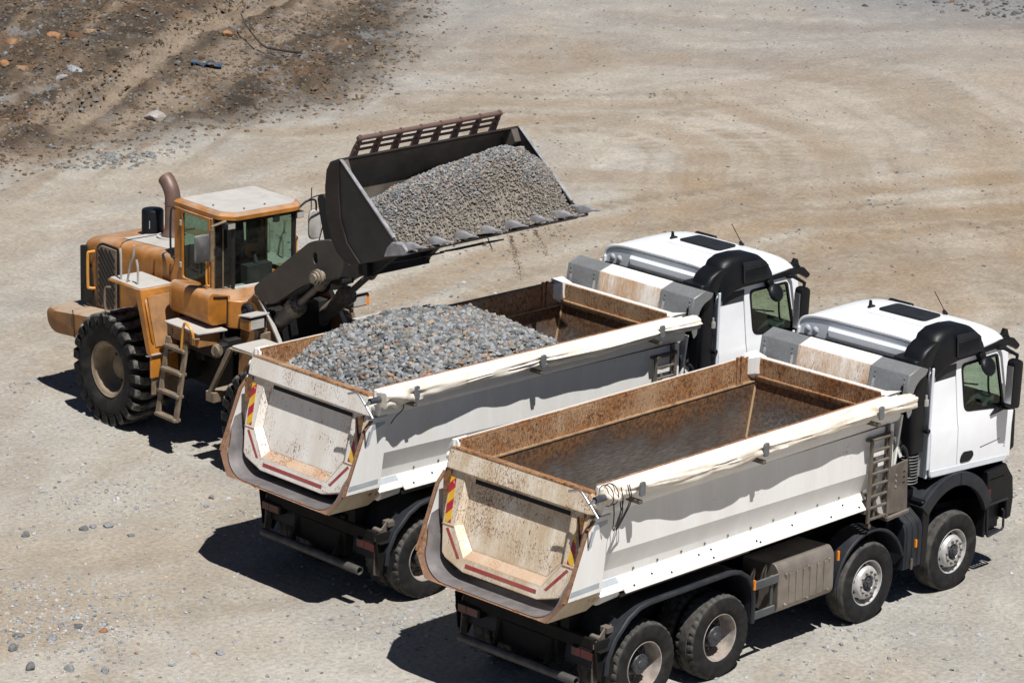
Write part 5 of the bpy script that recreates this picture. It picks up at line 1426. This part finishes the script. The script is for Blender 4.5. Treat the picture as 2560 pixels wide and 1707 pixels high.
# boom arms: plates with a lightening hole
armp = rpoly([(2.50,2.52),(2.60,2.36),(2.94,2.36),(3.60,2.80),(4.02,2.94),(4.40,3.08),(4.70,3.12),(4.84,3.22),(4.80,3.36),(4.62,3.42),(4.30,3.52),(4.12,3.54),(3.72,3.44),(3.50,3.27)], [.1,.08,.1,.2,.1,.1,.12,.12,.12,.1,.1,.2,.25,.2], 5)
hole = [(3.83+.052*math.cos(a), 3.22+.085*math.sin(a)) for a in np.linspace(0, 2*PI, 18)[:-1]]
arm = bf('lift_arm', plate(armp, [hole], lambda u, v, d: (u, -.66+d, v), .09), M['boom'], None, .008)
arm2 = bf('lift_arm', plate(armp, [hole], lambda u, v, d: (u, .50+d, v), .09), M['boom'], None, .008)
bf('arm_crosstube', merge(cyl((3.55,-.62,3.02),(3.55,.62,3.02),.17,16), cyl((2.62,-.56,2.46),(2.62,.5,2.46),.08,14), box(3.4,3.8,-.35,.35,2.9,3.2)), M['boom'], None, angle=40)
for s in (-1, 1):
    a = Vector((2.62, s*.47, 1.86)); b = Vector((3.97, s*.47, 2.99)); d = (b-a).normalized()
    q = lambda t: a+(b-a)*t
    cy_ = bf('lift_cylinder', merge(tube([q(.0), q(.47)], .115, 18), tube([q(.02), q(.06)], .13, 18)), M['ram'], None, angle=40)
    build('cylinder_collar', merge(tube([q(.40), q(.405), q(.47), q(.475)], [.12,.145,.145,.12], 20), *[tube([q(.47)+(Matrix.Rotation(2*PI*k/12, 4, d) @ d.orthogonal().normalized())*.122, q(.484)+(Matrix.Rotation(2*PI*k/12, 4, d) @ d.orthogonal().normalized())*.122], .013, 6) for k in range(12)], tube([q(.475), q(.50)], [.10,.07], 16)), M['pin'], cy_, angle=40)
    build('piston_rod', tube([q(.48), q(.95)], .048, 14), M['ram'], cy_)
    build('rod_boot', tube([q(.80), q(.815), q(.95)], [.085,.09,.05], 14), M['pin'], cy_)
    build('arm_pin', merge(*[lathe([(.0,0),(r_, 0),(r_, .045),(0,.045)], 'y', (3.97, s*(.72+.035*k)-(0 if s > 0 else .045), 2.99), 18) for k, r_ in ((0,.115),(1,.095),(2,.065))], cyl((3.97,s*.38,2.99),(3.97,s*.72,2.99),.085,14)), M['pin'], cy_, angle=40)
# tilt linkage in the middle and bucket carrier
tl = bf('tilt_linkage', merge(tube([(2.55,0,2.25),(3.25,0,2.62)], .13, 16), tube([(3.2,0,2.6),(3.75,0,2.88)], .055, 12), prism(rpoly([(3.55,2.70),(3.80,2.72),(3.62,3.20),(3.50,3.72),(3.36,3.96),(3.22,3.90),(3.30,3.6),(3.45,3.1)], .08), 'y', -.11, .11), tube([(3.34,0,3.86),(4.3,0,3.80),(5.05,0,3.95)], .09, 10)), M['lblack'], None, angle=40)
build('lever', merge(prism(rpoly([(3.10,3.96),(3.26,4.02),(3.44,3.92),(3.66,3.48),(3.58,3.34),(3.46,3.42),(3.30,3.78),(3.12,3.84)], .06), 'y', .40, .52), cyl((3.24,.2,3.92),(3.24,.66,3.92),.085,14)), M['dusty'], tl, .012)
build('linkage_hoses', merge(*[tube(smoothpath([(2.9,.3+o,3.3),(3.05,.35+o,3.75),(3.2,.45+o,4.05),(3.45,.35+o,4.0)], 5), .014, 6) for o in (0,.06,.14)]), M['lblack'], tl)
bf('bucket_carrier', merge(box(4.72,4.9,-.66,.5,3.18,3.36), prism([(4.72,3.2),(4.9,3.2),(5.5,3.66),(5.30,3.95),(5.10,4.30),(5.02,4.30),(4.86,3.6)], 'y', -.58, -.46), prism([(4.72,3.25),(4.9,3.25),(5.4,3.72),(5.30,3.95),(5.10,4.30),(5.02,4.30),(4.86,3.6)], 'y', .38, .5), box(5.0,5.12,-.65,.65,4.1,4.25), tube([(3.9,.30,2.9),(4.6,.32,3.32),(5.2,.3,3.72)], .05, 10), tube([(5.2,.95,3.72),(5.5,1.0,3.66),(6.0,1.0,3.82)], .02, 6), tube(smoothpath([(5.6,.9,3.66),(5.66,.92,3.52),(5.72,.9,3.48)], 4), .010, 5)), M['lblack'], None, .008)
# bucket shell: inside and outside skins joined at the rim
HB = 1.64
bo = [(5.405,5.055),(5.24,4.985),(5.165,4.86),(5.14,4.62),(5.165,4.28),(5.26,3.965),(5.385,3.785),(5.55,3.685),(5.70,3.675),(6.10,3.805),(6.60,3.975),(6.74,4.055)]
bi = [(5.42,5.03),(5.285,4.965),(5.21,4.85),(5.185,4.62),(5.21,4.29),(5.30,3.99),(5.42,3.82),(5.57,3.73),(5.70,3.72),(6.09,3.85),(6.59,4.03),(6.74,4.075)]
bk = bf('bucket', loft([[(x, y, z) for x, z in bo+bi[::-1]] for y in (-HB, -.8, 0, .8, HB)]), M['bucket'], None, angle=30)
build('bucket_inside', loft([[(x+.002 if k < 4 else x, y, z+.003) for k, (x, z) in enumerate(bi)] for y in (-HB+.03, 0, HB-.03)], caps=False, closed=False), M['bucket_in'], bk, angle=40)
sp_ = [(5.43,5.045)] + bo[1:11] + [(6.64,4.05),(6.60,4.12),(6.48,4.20)]
for s in (-1, 1):
    build('side_plate', prism(sp_, 'y', s*(HB-.028), s*(HB+.012)), M['bucket_side'], bk, .005)
    build('side_stiffener', prism([(5.42,5.02),(5.25,4.96),(5.19,4.80),(5.17,4.55),(5.20,4.25),(5.32,3.98),(5.52,3.80),(5.80,3.72),(5.88,3.74),(5.62,3.96),(5.48,4.25),(5.44,4.6)], 'y', s*(HB+.012), s*(HB+.035)), M['bucket'], bk, .006)
    build('side_edge', prism([(5.43,5.05),(5.455,5.045),(6.50,4.215),(6.48,4.195)], 'y', s*(HB-.034), s*(HB+.020)), M['tooth'], bk, .003)
    build('corner_shoe', prism([(6.34,3.925),(6.76,4.035),(6.78,4.10),(6.70,4.17),(6.50,4.16),(6.40,4.06)], 'y', s*(HB-.06), s*(HB+.045)), M['tooth'], bk, .012)
    build('wear_plate', prism([(5.60,3.655),(6.05,3.79),(6.05,3.805),(5.60,3.68)], 'y', s*(HB-.02), s*(HB-.55)), M['tooth'], bk)
    build('top_gusset', prism([(5.24,4.96),(5.42,5.03),(5.50,4.86),(5.30,4.70)], 'y', s*(HB-.03), s*(HB-.15)), M['bucket_in'], bk, .004)
build('cutting_edge', prism([(6.52,3.955),(6.80,4.065),(6.80,4.08),(6.52,3.99)], 'y', -HB-.01, HB+.01), M['bucket'], bk, .003)
build('under_plates', merge(prism([(6.15,3.77),(6.50,3.88),(6.50,3.86),(6.15,3.75)], 'y', -1.4, -.75), prism([(6.15,3.77),(6.50,3.88),(6.50,3.86),(6.15,3.75)], 'y', -.5, .35)), M['lblack'], bk)
for k in range(8):
    y = -1.60+k*(3.20/7)
    def tsec(x, z, hy, h0, h1): return [(x, y-hy, z-h0), (x, y+hy, z-h0), (x, y+hy*.8, z+h1), (x, y-hy*.8, z+h1)]
    build('tooth', loft([tsec(6.62,4.08,.046,.03,.06), tsec(6.72,4.12,.054,.035,.075), tsec(6.82,4.145,.046,.035,.055), tsec(6.94,4.165,.024,.014,.020), tsec(7.08,4.185,.006,.003,.004)]), M['tooth'], bk, .006, angle=45)
gz0 = Vector((5.30, 0, 5.04)); gd = Vector((.10, 0, .235))
for t, r_ in ((1.0,.034),(.62,.019),(.28,.019)):
    p = gz0+gd*t
    build('spill_bar', tube([(p.x,-1.31,p.z),(p.x,1.31,p.z)], r_, 10), M['guard'], bk)
for k in range(8):
    y = -1.27+k*(2.54/7)
    pr_ = [(5.16,4.90),(5.28,5.0),(5.33,5.02),(5.375,5.13),(5.42,5.23),(5.445,5.27),(5.435,5.315),(5.40,5.325),(5.372,5.30),(5.345,5.235),(5.28,5.15),(5.20,5.0)]
    build('spill_post', prism(pr_, 'y', y-.018, y+.018), M['guard'], bk, .004)

# ---------------------------------------------------------------- the two trucks
t_load = make_truck(T1, 'white tipper truck heaped with grey gravel, standing beneath the loader bucket', 1, .25, True)
t_empty = make_truck(T2, 'empty white tipper truck with a rust streaked tailgate, nearest the camera', 2, 1.0, False)
# ---------------------------------------------------------------- gravel in the truck
def tw(T, P):
    c, s = math.cos(T[2]), math.sin(T[2])
    return np.stack([T[0]+P[:,0]*c-P[:,1]*s, T[1]+P[:,0]*s+P[:,1]*c, P[:,2]], -1)

def heap_z(x, y):
    z = np.interp(x, [-1.1,-.6,-.27,0,.35,.8,1.34,1.9,2.3,2.62,2.93,3.37,4.3], [2.52,2.74,2.90,3.02,3.14,3.20,3.20,3.14,3.04,2.87,2.64,2.33,1.75])
    z = z - .115*np.maximum(0, .5-y) - .30*np.maximum(0, y-.5)
    z = z + .055*fbm(x/.9+3, y/.9, 71, 3)
    z = np.minimum(z, np.minimum(2.845+.62*(y+1.09), 2.90+.62*(1.09-y)))
    return z + .025*fbm(x/.25, y/.25, 72, 2)

def blanket(name, T, xs, ys, zf, mat, skirt=1.6):
    X, Y = np.meshgrid(xs, ys, indexing='ij')
    Z = zf(X, Y)
    a, b = X.shape
    V = tw(T, np.stack([X, Y, Z], -1).reshape(-1, 3))
    i = np.arange(a*b).reshape(a, b)
    F = np.stack([i[:-1,:-1], i[1:,:-1], i[1:,1:], i[:-1,1:]], -1).reshape(-1, 4)
    return V, F, X, Y, Z

def pile(name, T, x0, x1, y0, y1, zf, zmin, n, s0, s1, cols, mat_base, label, cat, seed, keep=None, lift=.25, low=False, flat=.72):
    r = np.random.default_rng(seed)
    xs = np.arange(x0, x1, .06); ys = np.arange(y0, y1, .06)
    V, F, X, Y, Z = blanket(name, T, xs, ys, lambda a, b: np.maximum(zf(a, b)-.03, zmin(a, b)), mat_base)
    ok = (zf(X, Y)-.03 > zmin(X, Y)-.05)
    if keep is not None: ok &= keep(X, Y)
    okf = ok[:-1,:-1] & ok[1:,:-1] & ok[1:,1:] & ok[:-1,1:]
    F = F[okf.ravel()]
    bx = r.uniform(x0, x1, n); by = r.uniform(y0, y1, n)
    bz = zf(bx, by)
    k = bz > zmin(bx, by)-.02
    if keep is not None: k &= keep(bx, by)
    bx, by, bz = bx[k], by[k], bz[k]
    m = len(bx)
    sz = s0+(s1-s0)*r.random(m)**3.0
    P = tw(T, np.stack([bx, by, bz+sz*lift*r.uniform(-.8, 1.2, m)], -1))
    o = stones(name, P, sz, cols(m, r, bx, by), M['stone'], r, low, flat)
    # bed under the stones, same object: second material slot
    me = o.data
    bmx = bmesh.new(); bmx.from_mesh(me)
    lay = bmx.verts.layers.float_color.get('tone')
    me.materials.append(mat_base)
    vv = [bmx.verts.new(p) for p in V]
    for f in F:
        q = bmx.faces.new([vv[i] for i in f]); q.material_index = 1; q.smooth = True
    loose = [v for v in vv if not v.link_faces]
    bmesh.ops.delete(bmx, geom=loose, context='VERTS')
    bmx.to_mesh(me); bmx.free()
    tag(o, label, cat, None, 'stuff')
    return o

pile('gravel_load', T1, -1.0, 4.1, -1.085, 1.08, heap_z, lambda x, y: 1.45+.9*np.maximum(0, np.abs(y)-.75), 24000, .015, .058,
     lambda m, r, x, y: stone_cols(m, r, .09, .09, .30), M['stone_base'], 'heap of grey crushed gravel filling the rear of the loaded truck', 'gravel', 31, lift=.35,
     keep=lambda x, y: (x > -.88 - .0*y))

# ---------------------------------------------------------------- gravel in the bucket (front half coordinates)
def bheap(x, y):
    crest = 4.82 + .10*fbm(y/.6+x/.8, x/.6, 87, 3) - .16*np.maximum(0, -(y+.0)) - .05*np.maximum(0, y-.8) + .10*np.exp(-((y-.7)/.9)**2)
    edge = np.maximum(0, np.abs(y-.05)-1.15); crest = crest - .55*edge
    z = np.where(x < 5.95, crest-(5.95-x)*.42, crest-(x-5.95)**1.1*.84)
    zl = 4.09+.02*fbm(x*3, y*3, 83, 2)
    t = smooth(6.15, 6.80, x); z = z*(1-t)+zl*t + .10*t*(1-t)*2
    return z + .05*fbm(x/.45, y/.45, 81, 3) + .02*fbm(x/.15, y/.15, 82, 2)
def bfloor(x, y):
    return np.interp(x, [5.2,5.42,5.70,6.60,6.80], [4.3,3.84,3.72,4.02,4.08])
def bcols(m, r, x, y):
    c = stone_cols(m, r, .16, .11, .30)
    k = smooth(6.0, 6.45, x+.35*fbm(x/.5, y/.5, 85, 3))*.7
    sand = np.array((.225,.195,.16))[None]*r.uniform(.75, 1.15, (m, 1))
    return c*(1-k[:, None])+sand*k[:, None]
pile('bucket_gravel', LF, 5.25, 6.80, -1.60, 1.60, bheap, bfloor, 44000, .006, .027, bcols, M['sand_base'], 'sandy grey gravel heaped in the raised loader bucket', 'gravel', 33, lift=.3, low=False, flat=.6,
     keep=lambda x, y: True if np.ndim(x) == 2 else np.random.default_rng(8).random(len(x)) < 1-.72*smooth(6.05, 6.5, x+.3*fbm(x/.5, y/.5, 86, 3)))
# fines trickling off the bucket lip
r = np.random.default_rng(5)
tr_p = []; tr_s = []
for y, n, L, sp in ((.15,420,.60,.04),(.62,200,.36,.03),(.36,90,.2,.05),(-.35,40,.15,.03),(1.0,40,.2,.03),(.8,60,.15,.1)):
    t = r.random(n)**1.4
    tr_p.append(np.stack([6.82+t*.10+r.normal(0,.02,n), y+t*.12+r.normal(0,sp,n)*(.4+t), 4.02-t*L], -1)); tr_s.append(r.uniform(.005,.013,n))
tr_p = np.concatenate(tr_p); tr_s = np.concatenate(tr_s)
o = stones('falling_grit', tw(LF, tr_p), tr_s, np.tile(np.array((.20,.145,.095)), (len(tr_p), 1)), M['stone'], r, True)
tag(o, 'brown grit trickling off the lip of the raised bucket', 'grit', None, 'stuff')

# ---------------------------------------------------------------- loose stones on the ground
r = np.random.default_rng(77)
def gravel_density(x, y):
    p = smooth(.02, .42, fbm(x/1.7, y/1.7, 24, 5))*(.35+.65*smooth(-.2, .4, fbm(x/.5, y/.5, 25, 3)))
    d = .10 + .75*p + 1.6*np.exp(-(np.hypot((x+3.4)/1.1, (y-5.4)/1.3))**2)
    d = d + .8*np.exp(-(np.hypot((x-.1)/.9, (y-9.0)/.6))**2) + .6*np.exp(-(np.hypot((x-1.2)/1.0, (y-7.0)/.5))**2)
    return d
def scatter(name, n, x0, x1, y0, y1, s0, s1, dens, cols, label, cat, seed, pw=3.0, low=True):
    q = np.random.default_rng(seed)
    x = q.uniform(x0, x1, n); y = q.uniform(y0, y1, n)
    k = q.random(n) < np.clip(dens(x, y), 0, 1)
    x, y = x[k], y[k]; m = len(x)
    sz = s0+(s1-s0)*q.random(m)**pw
    P = np.stack([x, y, ground_z(x, y)+sz*.12], -1)
    o = stones(name, P, sz, cols(m, q), M['stone'], q, low, .6)
    return tag(o, label, cat, None, 'stuff')
scatter('ground_pebbles', 150000, -7, 12, -5, 14, .011, .050, lambda x, y: gravel_density(x, y)*.62, lambda m, q: stone_cols(m, q, .04, .18, .40), 'small pebbles strewn over the pale dirt around the trucks', 'pebbles', 41, 2.8)
scatter('far_pebbles', 80000, 9, 42, 3, 34, .012, .055, lambda x, y: gravel_density(x, y)*.55*(1-bank_of(x, y)[1]), lambda m, q: stone_cols(m, q, .06, .08, .28), 'thin scatter of pebbles over the far quarry floor', 'pebbles', 42, 3.6)
scatter('gravel_patch', 900, 11.6, 15.2, 23.8, 25.4, .03, .09, lambda x, y: np.exp(-(np.hypot((x-13.3)/1.2, (y-24.5-.0*(x-13))/.40))**2), lambda m, q: stone_cols(m, q, .05, .12, .24), 'patch of dark broken gravel on the ground behind the loader', 'gravel', 43, 1.6)
def rubble_cols(m, q):
    c = stone_cols(m, q, .0, .06, .22)
    k = q.random(m)
    c[k < .8] = np.array((.12,.086,.056))*q.uniform(.5, 1.4, (int((k < .8).sum()), 1))
    c[k > .97] = np.array((.20,.115,.062))*q.uniform(.7, 1.15, (int((k > .97).sum()), 1))
    return c
scatter('bank_rubble', 60000, 8, 34, 24.5, 40, .015, .085, lambda x, y: bank_of(x, y)[1]*(.55+.45*smooth(-.3, .3, fbm(x/1.5, y/1.5, 51, 3)))*(1-.8*np.exp(-(polydist(x, y, TRK_B)[0]/.35)**4)), rubble_cols, 'brown rubble covering the disturbed soil bank', 'rubble', 44, 2.6)
scatter('ridge_rubble', 700, 38, 43, 22.5, 27, .04, .16, lambda x, y: np.exp(-((x-41)/1.2)**2)*.8, lambda m, q: stone_cols(m, q, .1, .06, .16), 'dark stones at the far edge of the quarry floor', 'rubble', 45, 2.5)

def rock(name, x, y, s, col, seed, squash=.7, stretch=1.0, rz=0.0):
    q = np.random.default_rng(seed)
    bm = bmesh.new()
    bmesh.ops.create_icosphere(bm, subdivisions=2, radius=1.0)
    ax_ = [q.normal(size=3) for _ in range(7)]
    for v in bm.verts:
        for a_ in ax_:
            a_ = a_/np.linalg.norm(a_)
            d_ = float(np.dot(a_, v.co)); lim = .62
            if d_ > lim: v.co -= Vector(a_)*(d_-lim)
        v.co *= 1+q.uniform(-.05, .05)
        v.co.x *= s*stretch; v.co.y *= s*.85; v.co.z *= s*squash
    me = bpy.data.meshes.new(name); bm.to_mesh(me); bm.free()
    a_ = me.attributes.new('tone', 'FLOAT_COLOR', 'POINT')
    a_.data.foreach_set('color', np.tile(np.array((*col, 1.0), dtype=np.float32), len(me.vertices)))
    me.materials.append(M['stone'])
    o = bpy.data.objects.new(name, me); COL.objects.link(o)
    o.location = (x, y, gz(x, y)+s*squash*.18)
    o.rotation_euler = (q.uniform(-.2,.2), q.uniform(-.2,.2), rz if rz else q.uniform(0, 6))
    return o
GREY = (.125,.126,.130)
for i, (x, y, s, lab) in enumerate([
    (-1.733,8.295,.085,'dark angular stone at the left end of the row of four left of the trucks'),
    (-.992,7.995,.08,'second stone from the left in the row of four left of the trucks'),
    (-.828,7.988,.07,'flat pale stone, third in the row of four left of the trucks'),
    (-.661,7.879,.09,'largest stone, at the right end of the row of four left of the trucks'),
    (-.68,7.396,.055,'lone grey stone just below the right end of the row of four'),
    (.078,8.187,.05,'small dark stone alone, up and right of the row of four'),
    (.831,7.629,.05,'small dark stone on the ground left of the loaded truck chute'),
    (1.128,7.846,.06,'flat stone nearest the loaded truck chute on its left'),
    (-4.579,4.534,.10,'big grey stone by the bottom edge, leftmost of the three there'),
    (-4.263,4.189,.085,'upright grey stone by the bottom edge, middle one of three'),
    (-3.979,3.873,.08,'grey stone by the bottom edge, rightmost of the three there'),
    (-2.571,3.412,.075,'lone grey stone between the bottom left gravel and the empty truck shadow'),
    (-3.78,5.126,.08,'grey stone in the middle of the bottom left gravel patch'),
    (-4.35,5.161,.09,'grey stone at the lower left of the bottom left gravel patch'),
    (-4.037,5.482,.085,'pale flat stone at the upper left of the bottom left gravel patch'),
    (-3.31,5.219,.07,'grey stone at the right edge of the bottom left gravel patch')]):
    o = rock('loose_stone', x, y, s, tuple(np.array(GREY)*random.uniform(.8, 1.9)), 200+i)
    tag(o, lab, 'stone', 'grey stones lying left of the trucks')
tag(rock('loose_stone', -3.138, 4.935, .06, (.24,.115,.06), 300), 'small orange red stone on the gravelly ground at bottom left', 'stone')
tag(rock('boulder', 17.857, 33.994, .24, (.25,.14,.075), 301, .6, 1.2), 'wide orange boulder on the bank, left of the pair at top left', 'rock')
tag(rock('boulder', 18.965, 33.871, .22, (.27,.14,.07), 302, .8), 'upright orange boulder beside a dark clod on the bank', 'rock')
tag(rock('boulder', 19.5, 33.75, .26, (.10,.055,.03), 303, .6, 1.5), 'dark brown clod right of the upright orange boulder', 'rock')
tag(rock('boulder', 16.385, 32.356, .15, (.28,.14,.065), 304), 'small orange rock at the far left of the bank', 'rock')
tag(rock('boulder', 16.641, 32.085, .20, (.25,.15,.09), 305, .6, 1.3), 'small tan rock just right of the leftmost orange rock', 'rock')
tag(rock('boulder', 22.782, 32.373, .20, (.27,.15,.08), 306), 'orange rock lying left of the dead branch', 'rock')
tag(rock('boulder', 13.413, 28.538, .26, (.27,.165,.115), 307, .5, 1.4), 'pinkish broken rock at the left foot of the bank', 'rock')
tag(rock('boulder', 20.174, 33.936, .26, (.27,.19,.12), 308, .5, 1.4), 'flat brown slab of rock high on the bank', 'rock')
tag(rock('boulder', 16.351, 27.225, .30, (.34,.31,.28), 309, .55, 1.5, .8), 'pale pointed rock at the edge of the bank', 'rock')
tag(rock('boulder', 17.31, 31.095, .18, (.27,.28,.30), 310, .6, 1.5), 'pale grey white rock on the dark left bank', 'rock')
tag(rock('boulder', 16.85, 31.0, .15, (.25,.26,.28), 311, .5, 1.4), 'low pale grey rock left of the grey white one', 'rock')
tag(rock('boulder', 20.8, 32.567, .24, (.33,.35,.37), 312, .3, 1.8), 'flat whitish rock beside the wheel track on the bank', 'rock')
# crumpled blue scrap
q = np.random.default_rng(9)
bm = bmesh.new()
bmesh.ops.create_grid(bm, x_segments=10, y_segments=5, size=1.0)
for v in bm.verts:
    v.co.x *= .34; v.co.y *= .12
    v.co.z = .07+.05*math.sin(v.co.x*17)+q.uniform(-.025,.025)-.4*v.co.y*v.co.y*3
bmesh.ops.solidify(bm, geom=bm.faces[:], thickness=.012)
me = bpy.data.meshes.new('plastic_scrap'); bm.to_mesh(me); bm.free()
me.materials.append(m_plain('blue_plastic', (.045,.075,.12), .35, var=.4, scale=8))
o = bpy.data.objects.new('plastic_scrap', me); COL.objects.link(o)
o.location = (20.43, 30.33, gz(20.43, 30.33)+.03); o.rotation_euler = (0, 0, R(-40))
tag(o, 'crumpled blue plastic scrap on the brown bank', 'scrap')
# dead branch
bp_ = [(23.25,32.4,.55),(23.05,32.0,.38),(22.63,31.14,.26),(22.56,30.75,.18),(22.54,30.46,.16),(22.60,29.95,.14),(22.57,29.57,.08)]
bp3 = smoothpath([(x, y, gz(x, y)+h) for x, y, h in bp_], 5)
o = build('dead_branch', merge(tube(bp3, [.018+.016*(k/len(bp3)) for k in range(len(bp3))], 7), tube([bp3[8], bp3[8]+Vector((.06,.16,.08))], [.018,.006], 5)), m_plain('branch_bark', (.045,.036,.030), .9, var=.4, scale=20), None, angle=50)
tag(o, 'dark bent dead branch lying across the bank', 'branch')
